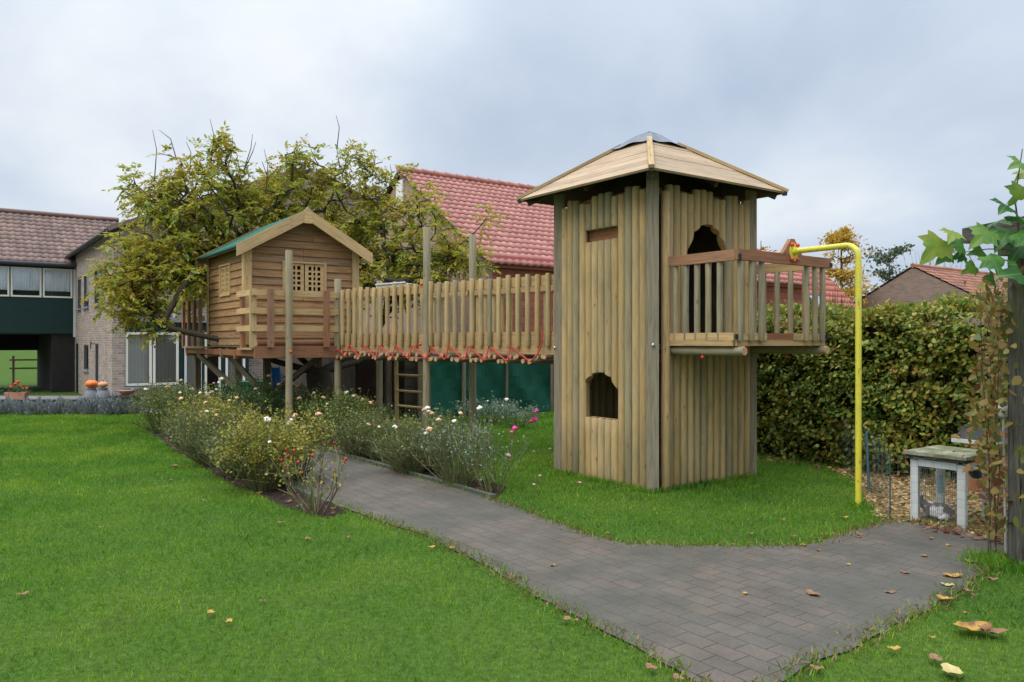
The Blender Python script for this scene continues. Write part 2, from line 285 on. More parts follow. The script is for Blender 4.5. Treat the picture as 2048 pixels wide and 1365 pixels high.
def oldpost():
    t = NT(newmat('old_mossy_timber')); v = t.coord('UV', (2.0, 22, 1)); n = t.noise(v, 2, 6, 0.65, 0.5); v2 = t.coord('UV'); n2 = t.noise(v2, 3, 4); n3 = t.noise(t.coord('UV', (1, 9, 1)), 2.2, 3)
    c = t.ramp(n, [(0.3, (0.03, 0.028, 0.024)), (0.55, (0.10, 0.095, 0.08)), (0.75, (0.16, 0.155, 0.13))])
    c = t.mix(t.ramp(n2, [(0.52, (0, 0, 0)), (0.66, (0.6,) * 3)]), c, (0.10, 0.115, 0.035))
    c = t.mix(t.ramp(n3, [(0.68, (0, 0, 0)), (0.74, (1,) * 3)]), c, (0.01, 0.01, 0.01))
    return t.bsdf(c, 0.9, 0.15, n, 0.8, 0.012)
MT['oldpost'] = oldpost()
MT['rabbit'] = (lambda t: t.bsdf(t.ramp(t.noise(t.coord('Object'), 9, 2), [(0.45, (0.16, 0.13, 0.12)), (0.52, (0.75, 0.74, 0.74))]), 0.9, 0.1))(NT(newmat('rabbit_fur')))

# ---------------- mesh building ----------------
class MB:
    def __init__(s): s.v = []; s.f = []; s.uv = []; s.mi = []; s.smooth = []
    def face(s, idx, uv=None, mi=0, sm=False): s.f.append(tuple(idx)); s.uv.append(uv); s.mi.append(mi); s.smooth.append(sm)
    def poly(s, pts, mi=0, uv=None, sm=False):
        b = len(s.v); s.v += [tuple(p) for p in pts]; s.face(range(b, b + len(pts)), uv, mi, sm); return s
    def box(s, c, size, rot=None, grain=True, mi=0, bev=0):
        """c centre, size full sizes, rot Matrix 3x3"""
        sx, sy, sz = (x / 2 for x in size); c = Vector(c); b = len(s.v); o = random.random() * 9
        P = [Vector((x, y, z)) for x in (-sx, sx) for y in (-sy, sy) for z in (-sz, sz)]
        s.v += [tuple(c + (rot @ p if rot else p)) for p in P]
        ax = max(range(3), key=lambda i: size[i])
        for q in ((0, 1, 3, 2), (4, 6, 7, 5), (0, 4, 5, 1), (2, 3, 7, 6), (0, 2, 6, 4), (1, 5, 7, 3)):
            uv = None
            if grain:
                oth = [i for i in range(3) if i != ax]
                nrm = [i for i in range(3) if all(abs(P[k][i] - P[q[0]][i]) < 1e-9 for k in q)]
                nn = nrm[0] if nrm else 0
                va = [i for i in range(3) if i != ax and i != nn][0] if nn != ax else oth[0]
                ua = ax if nn != ax else oth[1]
                uv = [(P[k][ua] + c[ax % 3] + o, P[k][va] + o * 3 + nn * 1.7) for k in q]
            s.face([b + k for k in q], uv, mi)
        return s
    def beam(s, a, b2, w, h, up=(0, 0, 1), mi=0):
        a = Vector(a); b2 = Vector(b2); x = (b2 - a); l = x.length; x.normalize(); u = Vector(up); y = u.cross(x).normalized(); z = x.cross(y)
        return s.box((a + b2) / 2, (l, w, h), Matrix((x, y, z)).transposed(), True, mi)
    def tube(s, pts, r, n=10, caps=True, mi=0, capmi=None, round_end=0, sm=True):
        pts = [Vector(p) for p in pts]; rs = r if isinstance(r, (list, tuple)) else [r] * len(pts)
        b0 = len(s.v); d = 0; o = random.random() * 9; prev = None; rings = []
        for i, p in enumerate(pts):
            t = (pts[min(i + 1, len(pts) - 1)] - pts[max(i - 1, 0)]).normalized()
            if prev is None:
                a = Vector((0, 0, 1)) if abs(t.z) < 0.9 else Vector((1, 0, 0)); x = a.cross(t).normalized()
            else:
                x = (prev - t * prev.dot(t))
                x = x.normalized() if x.length > 1e-6 else prev
            prev = x; y = t.cross(x); rings.append(len(s.v))
            s.v += [tuple(p + (x * math.cos(2 * PI * k / n) + y * math.sin(2 * PI * k / n)) * rs[i]) for k in range(n)]
        for i in range(len(pts) - 1):
            dl = (pts[i + 1] - pts[i]).length; rr = (rs[i] + rs[i + 1]) / 2; A, B = rings[i], rings[i + 1]
            for k in range(n):
                k2 = (k + 1) % n; v0 = 2 * PI * k / n * rr + o; v1 = 2 * PI * (k + 1) / n * rr + o
                s.face((A + k, A + k2, B + k2, B + k), [(d + o, v0), (d + o, v1), (d + dl + o, v1), (d + dl + o, v0)], mi, sm)
            d += dl
        if caps:
            cm = mi if capmi is None else capmi
            q = len(s.v); s.v += [s.v[rings[0] + k] for k in range(n)] + [s.v[rings[-1] + k] for k in range(n)]; s.face([q + k for k in reversed(range(n))], None, cm); s.face([q + n + k for k in range(n)], None, cm)
        return s
    def log(s, a, b, r, n=12, capmi=None, mi=0):
        """log with chamfered ends and slight taper"""
        a = Vector(a); b = Vector(b); d = (b - a); l = d.length; d.normalize(); e = min(0.012, l / 4)
        side = Vector((random.uniform(-1, 1), random.uniform(-1, 1), 0)) * 0.004
        m = [a + d * e + (d * (l - 2 * e)) * t + side * math.sin(PI * t) for t in (0, 0.25, 0.5, 0.75, 1)]
        return s.tube([a] + m + [b], [r * 0.86] + [r * random.uniform(0.97, 1.03) for _ in m] + [r * 0.86], n, True, mi, capmi)
    def ball(s, c, r, n=10, m=6, sc=(1, 1, 1), mi=0, fn=None):
        b = len(s.v); c = Vector(c)
        for i in range(m + 1):
            th = PI * i / m
            for k in range(n):
                ph = 2 * PI * k / n; q = Vector((math.sin(th) * math.cos(ph) * sc[0], math.sin(th) * math.sin(ph) * sc[1], math.cos(th) * sc[2])) * r
                if fn: q *= fn(th, ph)
                s.v.append(tuple(c + q))
        for i in range(m):
            for k in range(n): k2 = (k + 1) % n; s.face((b + i * n + k, b + (i + 1) * n + k, b + (i + 1) * n + k2, b + i * n + k2), None, mi, True)
        return s
    def prism(s, pts, vec, mi=0):
        """closed outline extruded by vec"""
        b = len(s.v); n = len(pts); vec = Vector(vec); s.v += [tuple(p) for p in pts] + [tuple(Vector(p) + vec) for p in pts]
        s.face(list(range(b, b + n))[::-1], None, mi); s.face(range(b + n, b + 2 * n), None, mi)
        for k in range(n): k2 = (k + 1) % n; s.face((b + k, b + k2, b + n + k2, b + n + k), None, mi)
        return s
    def build(s, name, mats, parent=None, loc=None, rz=None):
        me = bpy.data.meshes.new(name); me.from_pydata(s.v, [], s.f)
        if not isinstance(mats, (list, tuple)): mats = [mats]
        for m in mats: me.materials.append(MT[m] if isinstance(m, str) else m)
        uvl = me.uv_layers.new(name='UVMap'); arr = []
        for p, uv in zip(me.polygons, s.uv):
            if uv is None:
                nn = p.normal; a = [abs(nn.x), abs(nn.y), abs(nn.z)]
                for vi in p.vertices:
                    c = me.vertices[vi].co
                    arr += [c.x, c.y] if a[2] > max(a[0], a[1]) else ([c.y, c.z] if a[0] >= a[1] else [c.x, c.z])
            else:
                for q in uv: arr += [q[0], q[1]]
        uvl.data.foreach_set('uv', arr)
        me.polygons.foreach_set('material_index', s.mi); me.polygons.foreach_set('use_smooth', s.smooth)
        import bmesh
        bm = bmesh.new(); bm.from_mesh(me); bmesh.ops.recalc_face_normals(bm, faces=bm.faces); bm.to_mesh(me); bm.free()
        me.update(); o = bpy.data.objects.new(name, me); COL.objects.link(o)
        if parent is not None: o.parent = parent
        if loc is not None: o.location = loc
        if rz is not None: o.rotation_euler = (0, 0, rz)
        return o
def fastmesh(name, V, F, mat, parent=None, smooth=False):
    """V (n,3) float array, F (m,k) int array"""
    me = bpy.data.meshes.new(name); n = len(V); m, k = F.shape
    me.vertices.add(n); me.vertices.foreach_set('co', V.astype(np.float32).ravel())
    me.loops.add(m * k); me.loops.foreach_set('vertex_index', F.astype(np.int32).ravel())
    me.polygons.add(m); me.polygons.foreach_set('loop_start', np.arange(0, m * k, k, dtype=np.int32))
    if smooth: me.polygons.foreach_set('use_smooth', np.ones(m, dtype=bool))
    me.materials.append(MT[mat] if isinstance(mat, str) else mat); me.update(calc_edges=True); me.validate()
    o = bpy.data.objects.new(name, me); COL.objects.link(o)
    if parent is not None: o.parent = parent
    return o
def tag(o, label=None, cat=None, group=None, kind=None):
    if label: o['label'] = label
    if cat: o['category'] = cat
    if group: o['group'] = group
    if kind: o['kind'] = kind
    return o
def empty(name, loc, rz, label, cat, group=None):
    o = bpy.data.objects.new(name, None); COL.objects.link(o); o.location = loc; o.rotation_euler = (0, 0, rz); o.empty_display_size = 0.2
    return tag(o, label, cat, group)
def unit(a): return a / np.maximum(np.linalg.norm(a, axis=1, keepdims=True), 1e-9)
def leaves(P, length, width, D=None, up=None, fold=0.15, spread=1.0, jit=0.3, six=False):
    """diamond leaves at P; D preferred direction (n,3) or None"""
    n = len(P); r = unit(rng.normal(size=(n, 3)))
    d = r if D is None else unit(D + r * spread)
    w = unit(np.cross(d, unit(rng.normal(size=(n, 3)) + (0 if up is None else np.array(up) * 0.0))))
    if up is not None:   # leaf lies roughly with normal towards up
        u = unit(rng.normal(size=(n, 3)) * 0.5 + np.array(up)); w = unit(np.cross(d, u))
    nn = np.cross(d, w); Ls = (length * (1 + rng.uniform(-jit, jit, n)))[:, None]; Ws = (width * (1 + rng.uniform(-jit, jit, n)))[:, None]
    f = nn * Ws * fold
    if six:
        V = np.stack([P, P + d * Ls * 0.28 + w * Ws * 0.42 + f, P + d * Ls * 0.66 + w * Ws * 0.42 + f, P + d * Ls - nn * Ws * 0.15, P + d * Ls * 0.66 - w * Ws * 0.42 + f, P + d * Ls * 0.28 - w * Ws * 0.42 + f], 1).reshape(-1, 3)
        return V, np.arange(6 * n).reshape(n, 6)
    V = np.stack([P, P + d * Ls * 0.45 + w * Ws / 2 + f, P + d * Ls, P + d * Ls * 0.45 - w * Ws / 2 + f], 1).reshape(-1, 3)
    F = np.arange(4 * n).reshape(n, 4); return V, F
def gp(px, py, z=0.0):
    Y = (1.6 - z) * 1569.0 / (py - 684.0); return ((px - 1024) / 1569.0 * Y, Y)
def at(px, py, Y): return ((px - 1024) / 1569.0 * Y, Y, 1.6 + (684 - py) / 1569.0 * Y)
def inpoly(X, Y, poly):
    ins = np.zeros(len(X), bool); n = len(poly)
    for i in range(n):
        x1, y1 = poly[i]; x2, y2 = poly[(i + 1) % n]
        c = ((y1 > Y) != (y2 > Y)) & (X < (x2 - x1) * (Y - y1) / (y2 - y1 + 1e-12) + x1); ins ^= c
    return ins
AR, AL = R_(36), R_(126)
dR = np.array([math.cos(AR), math.sin(AR)]); dL = np.array([math.cos(AL), math.sin(AL)])

# ---------------- terrain ----------------
def sst(a, b, x): t = np.clip((x - a) / (b - a), 0, 1); return t * t * (3 - 2 * t)
def terr(X, Y):
    X = np.asarray(X, float); Y = np.asarray(Y, float)
    low = sst(17.2, 18.6, Y) * sst(-1.5, -4.5, X)
    z = -0.5 * low
    z = z + sst(38, 60, Y) * sst(-4, -10, X) * 2.0
    return z
def axis(lo, hi, fine0, fine1, step):
    a = list(np.arange(fine0, fine1, step)); x = fine0; s = step
    while x > lo: s *= 1.35; x -= s; a.insert(0, x)
    x = a[-1]; s = step
    while x < hi: s *= 1.35; x += s; a.append(x)
    return np.array(a)
gx = axis(-900, 900, -30, 12, 0.6); gy = axis(-300, 1200, -3, 45, 0.6)
GX, GY = np.meshgrid(gx, gy); GZ = terr(GX, GY)
V = np.stack([GX, GY, GZ], -1).reshape(-1, 3); nx = len(gx); ny = len(gy)
ii = (np.arange(ny - 1)[:, None] * nx + np.arange(nx - 1)[None]).ravel(); F = np.stack([ii, ii + 1, ii + nx + 1, ii + nx], 1)
tag(fastmesh('ground', V, F, 'lawn', smooth=True), kind='structure')
path_poly = [gp(*p) for p in ((1480, 1420), (1350, 1345), (1230, 1280), (1100, 1210), (960, 1130), (850, 1075), (690, 1022))]
a = np.array(path_poly[-1]); path_poly += [tuple(a + dL * 3), tuple(a + dL * 8.5)]
b = np.array(gp(980, 1000)); path_poly += [tuple(b + dL * 9.2)]
path_poly += [tuple(b + dL * 3)] + [gp(*p) for p in ((980, 1000), (1100, 1045), (1180, 1075), (1250, 1090), (1400, 1098), (1600, 1095), (1640, 1088), (1700, 1068), (1760, 1050), (1820, 1047), (1925, 1062), (1985, 1078), (2060, 1088), (2030, 1110), (1985, 1138), (1900, 1200), (1750, 1280), (1600, 1345))]
def smooth_poly(poly, amp=0.012, step=0.12):
    o = []
    for i in range(len(poly)):
        p, q = np.array(poly[i]), np.array(poly[(i + 1) % len(poly)]); n = max(1, int(np.linalg.norm(q - p) / step))
        for k in range(n): o.append(tuple(p + (q - p) * k / n + rng.normal(size=2) * amp))
    return o
def sheet(name, poly, z, mat, thick=0.0):
    import bmesh
    bm = bmesh.new(); vs = [bm.verts.new((p[0], p[1], z)) for p in poly]; f = bm.faces.new(vs)
    bmesh.ops.triangulate(bm, faces=[f]); bmesh.ops.recalc_face_normals(bm, faces=bm.faces)
    me = bpy.data.meshes.new(name); bm.to_mesh(me); bm.free()
    if me.polygons[0].normal.z < 0: me.flip_normals()
    me.materials.append(MT[mat]); o = bpy.data.objects.new(name, me); COL.objects.link(o); return o
path_poly = smooth_poly(path_poly)
tag(sheet('path', path_poly, 0.012, 'pave'), kind='structure')
pl = np.array(gp(690, 1022)); bedL = [tuple(pl - dL * 0.1), tuple(pl + dL * 8.5)] + [gp(*p) for p in ((262, 848), (300, 866), (345, 900), (400, 932), (450, 965), (540, 1005), (600, 1024), (650, 1040))]
bedR = [gp(690, 918), tuple(np.array(gp(980, 1000)) + dL * 0.2), gp(1005, 994), gp(1010, 975), gp(930, 955), gp(850, 935), gp(760, 905), gp(700, 885), tuple(np.array(gp(690, 918)) + dL * 5 + dR * 0.8), tuple(np.array(gp(690, 918)) + dL * 5)]
bedL = smooth_poly(bedL, 0.02); bedR = smooth_poly(bedR, 0.02)
tag(sheet('flower_bed_soil', bedL, 0.006, 'soil'), kind='structure'); tag(sheet('flower_bed_soil', bedR, 0.008, 'soil'), kind='structure')
straw_poly = smooth_poly([(3.30, 6.95), (3.62, 8.2), (3.95, 9.0), (4.0, 9.9), (6.2, 9.6), (6.6, 5.8), (4.3, 6.0)], 0.03)
tag(sheet('straw_floor', straw_poly, 0.004, 'straw'), kind='structure')
k = MB(); q0 = np.array(gp(985, 1001)); 
for i in range(9):
    p = q0 + dL * (i * 0.6 + 0.01) + dR * 0.03; q = q0 + dL * (i * 0.6 + 0.59) + dR * 0.03
    k.beam((*p, 0.012), (*q, 0.012), 0.055, 0.06)
tag(k.build('kerb', 'kerb'), kind='structure')
k = MB(); q0 = np.array(gp(690, 1022))
for i in range(9):
    p = q0 + dL * (i * 0.6 + 0.31) - dR * 0.03; q = q0 + dL * (i * 0.6 + 0.89) - dR * 0.03
    k.beam((*p, 0.008), (*q, 0.008), 0.055, 0.06)
tag(k.build('kerb', 'kerb'), kind='structure')
pat = [(-30, 18.9), (-3.5, 18.9), (-3.5, 24), (-9, 30), (-30, 30)]
tag(sheet('patio', pat, -0.494, 'patio'), kind='structure')

# ---------------- grass ----------------
TC = np.array([1.706, 9.452])
def tower_in(X, Y, m=0.0):
    dx = X - TC[0]; dy = Y - TC[1]; u = dx * dR[0] + dy * dR[1]; v = dx * dL[0] + dy * dL[1]
    return (abs(u) < 0.86 + m) & (abs(v) < 0.81 + m)
def grass(name, n, y0, y1, h, w, side=0.82):
    Y = rng.uniform(y0, y1, n); X = rng.uniform(-1, 1, n) * (side * Y + 1.3)
    ok = ~inpoly(X, Y, path_poly) & ~inpoly(X, Y, bedL) & ~inpoly(X, Y, bedR) & ~tower_in(X, Y) & ~(inpoly(X, Y, straw_poly) & (rng.random(n) < 0.9))
    hx = (X - 3.4) * dL[1] ; X = X[ok]; Y = Y[ok]; n = len(X); Z = terr(X, Y)
    k = (Y / 5.0) ** 0.75
    patch = 0.75 + 0.5 * np.sin(X * 1.7 + np.sin(Y * 1.3) * 2) * np.sin(Y * 2.1 + X)
    H = h * (0.55 + rng.random(n) ** 1.5 * 0.9) * (0.85 + 0.25 * patch) * (k ** 0.35); Wd = w * k * rng.uniform(0.7, 1.3, n)
    a = rng.uniform(0, 2 * PI, n); lean = rng.uniform(0.2, 0.95, n) * H; b = rng.uniform(0, 2 * PI, n)
    P = np.stack([X, Y, Z - 0.003], 1); s = np.stack([np.cos(a), np.sin(a), a * 0], 1) * (Wd / 2)[:, None]
    mid = P + np.stack([np.cos(b) * lean * 0.35, np.sin(b) * lean * 0.35, H * 0.6], 1); tip = P + np.stack([np.cos(b) * lean, np.sin(b) * lean, H], 1)
    V = np.stack([P - s, P + s, mid + s * 0.8, tip, mid - s * 0.8], 1).reshape(-1, 3); F = np.arange(5 * n).reshape(n, 5)
    return tag(fastmesh(name, V, F, 'blades'), 'short bright green grass covering the whole lawn', 'grass', kind='stuff')
grass('grass', 620000, 2.9, 17.4, 0.028, 0.0036)
# longer tufts round posts, tower foot and path edges
TU = []
def tuftring(pts, n, rad):
    for (x, y) in pts:
        TU.append(np.stack([x + rng.normal(size=n) * rad, y + rng.normal(size=n) * rad], 1))
for u in np.arange(-0.87, 0.9, 0.06): p = TC + dR * u - dL * 0.86; tuftring([p], 24, 0.035)
for v in np.arange(-0.84, 0.8, 0.06): p = TC + dL * v - dR * 0.92; tuftring([p], 24, 0.035)
tuftring([(3.33, 7.54)], 160, 0.07); tuftring([(3.55, 5.45), (3.4, 5.55), (3.62, 5.3), (3.45, 5.7)], 260, 0.09)
for i in range(0, len(path_poly)): tuftring([path_poly[i]], 9, 0.045)
T = np.concatenate(TU); n = len(T); H = rng.uniform(0.025, 0.085, n); a = rng.uniform(0, 2 * PI, n); b = rng.uniform(0, 2 * PI, n)
P = np.stack([T[:, 0], T[:, 1], np.zeros(n)], 1); s = np.stack([np.cos(a), np.sin(a), a * 0], 1) * 0.003
tip = P + np.stack([np.cos(b) * H * 0.5, np.sin(b) * H * 0.5, H], 1); mid = (P + tip) / 2 + np.array([0, 0, 0.01])
V = np.stack([P - s, P + s, mid + s, tip, mid - s], 1).reshape(-1, 3)
tag(fastmesh('grass_tufts', V, np.arange(5 * n).reshape(n, 5), 'blades'), 'longer grass blades around the tower foot, poles and path edges', 'grass', kind='stuff')

EP = np.array(path_poly); n = 9000; i_ = rng.integers(0, len(EP), n); X = EP[i_, 0] + rng.normal(size=n) * 0.05; Y = EP[i_, 1] + rng.normal(size=n) * 0.05
ok = (rng.random(n) < 0.75) & ~((X < -0.3) & (X > -7) & (Y > 7.2)); X, Y = X[ok], Y[ok]; n = len(X)
P = np.stack([X, Y, np.full(n, 0.014)], 1); a = rng.uniform(0, 2 * PI, n); b = rng.uniform(0, 2 * PI, n); H = rng.uniform(0.008, 0.035, n)
s = np.stack([np.cos(a), np.sin(a), a * 0], 1) * 0.0035; tip = P + np.stack([np.cos(b) * 0.03, np.sin(b) * 0.03, H], 1); mid = (P + tip) / 2 + np.array([0, 0, 0.005])
V = np.stack([P - s, P + s, mid + s, tip, mid - s], 1).reshape(-1, 3)
tag(fastmesh('dry_grass', V, np.arange(5 * n).reshape(n, 5), leafmat('dry_grass_blades', [(0, (0.12, 0.075, 0.03)), (0.5, (0.22, 0.15, 0.05)), (1, (0.20, 0.24, 0.05))], 0.2)), 'brownish dry grass fringe along the path edges', 'grass', kind='stuff')

# ---------------- play tower ----------------
HX, HY = 0.825, 0.775
tw = empty('play_tower', (TC[0], TC[1], 0), AR, 'tall square play tower clad in pale vertical logs with plank pyramid roof and balcony', 'play tower')
for sx, sy, h in ((-1, -1, 3.42), (1, -1, 3.38), (-1, 1, 3.38), (1, 1, 3.38)):
    p = MB(); p.box((sx * HX, sy * HY, h / 2), (0.13, 0.13, h), Matrix.Rotation(R_(45), 3, 'Z')); p.build('corner_post', 'post', tw)
PITCH = math.atan2(0.76, 1.19)
def tower_log(x, y, z0, z1, r, face='L'):
    m = MB(); cb = callable(z0); ct = callable(z1)
    a = z0(0) if cb else z0; b_ = z1(0) if ct else z1; S0 = (y + HY) if face == 'L' else (x + HX)
    m.log((x, y, a), (x, y, b_), r, 16)
    if cb or ct:
        V2 = []
        for i, v in enumerate(m.v):
            s_ = (v[1] + HY) if face == 'L' else (v[0] + HX)
            z = v[2]
            if cb and (i < 32 or 112 <= i < 128): z = z0(s_) + (0.02 if 16 <= i < 32 else 0); k = 1 / (1 if 16 <= i < 32 else 0.89); v = (x + (v[0] - x) * k, y + (v[1] - y) * k)
            if ct and (80 <= i < 112 or i >= 128): z = z1(s_) - (0.02 if 80 <= i < 96 else 0); k = 1 / (1 if 80 <= i < 96 else 0.89); v = (x + (v[0] - x) * k, y + (v[1] - y) * k)
            V2.append((v[0], v[1], z))
        m.v = V2
    m.build('wall_log', 'log', tw)
def arch(c, hw, z0, h): return lambda s_: z0 + h * math.sqrt(max(0.12, 1 - min(1, abs((s_ - c) / hw)) ** 2)) if s_ else z0 + h
# left-hand face (local x = -HX): 13 logs
n = 13; sp = (2 * HY - 0.13) / n; tops = [3.226, 3.277, 3.288, 3.22, 3.22, 3.28, 3.28, 3.267, 3.19, 3.21, 3.26, 3.277, 3.2]
for i in range(n):
    y = -HY + 0.065 + sp * (i + 0.5); s = y + HY; x = -HX - 0.005 + random.uniform(-0.004, 0.004); r = sp * 0.468
    top = tops[i]
    cuts = []
    if 0.55 < s < 1.06:
        t = (s - 0.805) / 0.26; cuts.append((0.715, arch(0.79, 0.30, 0.94, 0.305))); cuts.append((2.745, 2.885))
    z = -0.05
    for c0, c1 in cuts: tower_log(x, y, z, c0, r); z = c1
    tower_log(x, y, z, top, r)
# front face (local y = -HY) with doorway
n = 13; sp = (2 * HX - 0.24) / n; tops = [3.285, 3.29, 3.22, 3.217, 3.28, 3.29, 3.28, 3.21, 3.213, 3.27, 3.28, 3.2, 3.25]
for i in range(n):
    x = -HX + 0.19 + sp * (i + 0.5); s = x + HX; y = -HY - 0.005 + random.uniform(-0.004, 0.004); r = sp * 0.468; z = -0.05
    if 0.53 < s < 1.14:
        t = (s - 0.86) / 0.3; tower_log(x, y, -0.05, 1.56, r, 'F'); z = arch(0.845, 0.345, 2.40, 0.51)
    tower_log(x, y, z, tops[i], r, 'F')
MB().log((-HX + 0.145, -HY - 0.05, -0.05), (-HX + 0.145, -HY - 0.05, 3.2), 0.052, 14).build('wall_log', 'board', tw)
# hidden faces as plank linings, plus dark linings, top included, added to dim the inside
p = MB(); 
for i in range(13): y = -HY + 0.12 + i * 0.107; p.tube([(HX, y, -0.05), (HX, y, 3.2)], 0.054, 10)
p.build('back_logs', 'log', tw)
p = MB()
for i in range(13): x = -HX + 0.13 + i * 0.116; p.tube([(x, HY, -0.05 if not 0.4 < x + HX < 1.2 else 0), (x, HY, 3.2 if not 0.4 < x + HX < 1.2 else 1.5)], 0.058, 10)
p.build('back_logs', 'log', tw)
p = MB(); p.box((0, 0, 1.53), (2 * HX - 0.08, 2 * HY - 0.08, 0.05)); p.build('floor', 'board', tw)
MB().box((HX - 0.13, 0, 2.35), (0.02, 2 * HY - 0.16, 1.55)).build('darkening_lining', 'darkwood', tw); MB().box((-0.01, HY - 0.14, 2.35), (2 * HX - 0.3, 0.02, 1.55)).build('darkening_lining', 'darkwood', tw)
MB().box((HX - 0.13, 0, 0.75), (0.02, 2 * HY - 0.16, 1.45)).build('darkening_lining', 'darkwood', tw); MB().box((0, 0, 3.16), (2 * HX - 0.3, 2 * HY - 0.3, 0.02)).build('darkening_ceiling', 'darkwood', tw)
# inner horizontal rails the logs are nailed to
for (a, b_) in (((-HX + 0.075, -HY + 0.1), (-HX + 0.075, HY - 0.1)), ((HX - 0.08, -HY + 0.1), (HX - 0.08, HY - 0.1)), ((-HX + 0.12, -HY + 0.08), (HX - 0.12, -HY + 0.08)), ((-HX + 0.12, HY - 0.085), (HX - 0.12, HY - 0.085))):
    for z in (0.45, 1.42, 3.20): MB().beam((*a, z), (*b_, z), 0.05, 0.12).build('inner_rail', 'rail', tw)
# window frame edge and slot board
MB().box((-HX + 0.062, -HY + 0.80, 2.815), (0.02, 0.62, 0.22)).build('slot_board', 'redboard', tw)
p = MB(); p.box((-HX + 0.035, -HY + 1.075, 0.95), (0.03, 0.03, 0.46)); p.box((-HX + 0.035, -HY + 0.805, 0.705), (0.10, 0.52, 0.02)); p.build('window_frame', 'board', tw)
# bolts
for (x, y, z) in ((-HX - 0.055, -HY - 0.06, 1.56), (-HX - 0.085, HY - 0.01, 1.52)): MB().ball((x, y, z), 0.018, 8, 5).build('bolt', 'galv', tw)
# pyramid roof: planked
RS = 1.105; EZ = 3.315; AZ = 4.06
rf = MB()
ap = Vector((0, 0, AZ)); th = 0.025; nb = 9
cor = [Vector((-RS, -RS, EZ)), Vector((RS, -RS, EZ)), Vector((RS, RS, EZ)), Vector((-RS, RS, EZ))]
for f in range(4):
    A, B = cor[f], cor[(f + 1) % 4]; nrm = (B - A).cross(ap - A).normalized()
    for r_ in range(nb):
        t0 = r_ / nb; t1 = (r_ + 1) / nb - 0.003
        if t0 > 0.86: continue
        lift = random.uniform(0.001, 0.006)
        q = [A.lerp(ap, t0), B.lerp(ap, t0), B.lerp(ap, t1), A.lerp(ap, t1)]
        lo = [v + nrm * (lift - 0.0) for v in q]; hi = [v + nrm * (lift + th) for v in q]
        b0 = len(rf.v); rf.v += [tuple(v) for v in lo + hi]; ln = (q[1] - q[0]).length; o = random.random() * 9; h = (q[2] - q[1]).length
        U = [(o, 0), (o + ln, 0), (o + ln - h * .5, h), (o + h * .5, h)]
        for idx, uv in (((3, 2, 1, 0), [U[3], U[2], U[1], U[0]]), ((4, 5, 6, 7), U), ((0, 1, 5, 4), [(o, 0), (o + ln, 0), (o + ln, th), (o, th)]), ((1, 2, 6, 5), [(o, 0), (o + h, 0), (o + h, th), (o, th)]), ((2, 3, 7, 6), [(o, 0), (o + ln, 0), (o + ln, th), (o, th)]), ((3, 0, 4, 7), [(o, 0), (o + h, 0), (o + h, th), (o, th)])):
            rf.face([b0 + i for i in idx], uv)
roof = rf.build('roof', 'roofboard', tw); roof.location = (-0.08, 0, 0)
p = MB()   # rafters and soffit plate
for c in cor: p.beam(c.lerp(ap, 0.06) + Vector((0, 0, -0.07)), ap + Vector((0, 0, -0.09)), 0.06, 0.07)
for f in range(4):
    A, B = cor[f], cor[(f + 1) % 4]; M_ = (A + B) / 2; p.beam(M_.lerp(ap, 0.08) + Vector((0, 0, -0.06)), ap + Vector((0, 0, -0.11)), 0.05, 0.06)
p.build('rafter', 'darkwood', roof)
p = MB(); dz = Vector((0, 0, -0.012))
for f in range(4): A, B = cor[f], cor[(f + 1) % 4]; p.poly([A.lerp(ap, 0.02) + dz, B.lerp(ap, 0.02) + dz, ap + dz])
p.build('soffit_shade', 'darkwood', roof)  # dark faces painting in the shade under the roof
for c in cor:
    d = (ap - c).normalized(); nrm = Vector((c.x, c.y, 0)).normalized(); up = (Vector((0, 0, 1)) - d * d.z).normalized()
    MB().beam(c + up * 0.045 - d * 0.02, c.lerp(ap, 0.80) + up * 0.045, 0.06, 0.035, up=up).build('hip_board', 'board', roof)
    MB().box(c + Vector((0, 0, -0.0)), (0.05, 0.05, 0.03), Matrix.Rotation(R_(45), 3, 'Z')).build('hip_end', 'black', roof)
p = MB(); b0 = len(p.v); ns = 16   # felt cap draped on the apex
rings = [(0.0, 0.045), (0.10, 0.03), (0.20, 0.022), (0.285, 0.03)]
for j, (t, e_) in enumerate(rings):
    for i in range(4 * ns):
        f = i // ns; u = (i % ns) / ns; A, B = cor[f], cor[(f + 1) % 4]
        q = A.lerp(B, u).lerp(ap, 1 - t * (1 - 0.0)); nrm = (B - A).cross(ap - A).normalized()
        p.v.append(tuple(q + nrm * (0.0 if j == 0 else 0.036) + Vector((0, 0, e_ + 0.012 * math.sin(u * 9 + f * 2 + j)))))
for j in range(len(rings) - 1):
    for i in range(4 * ns): i2 = (i + 1) % (4 * ns); p.face((b0 + j * 4 * ns + i, b0 + j * 4 * ns + i2, b0 + (j + 1) * 4 * ns + i2, b0 + (j + 1) * 4 * ns + i), None, 0, True)
p.build('roof_cap', 'lead', roof)
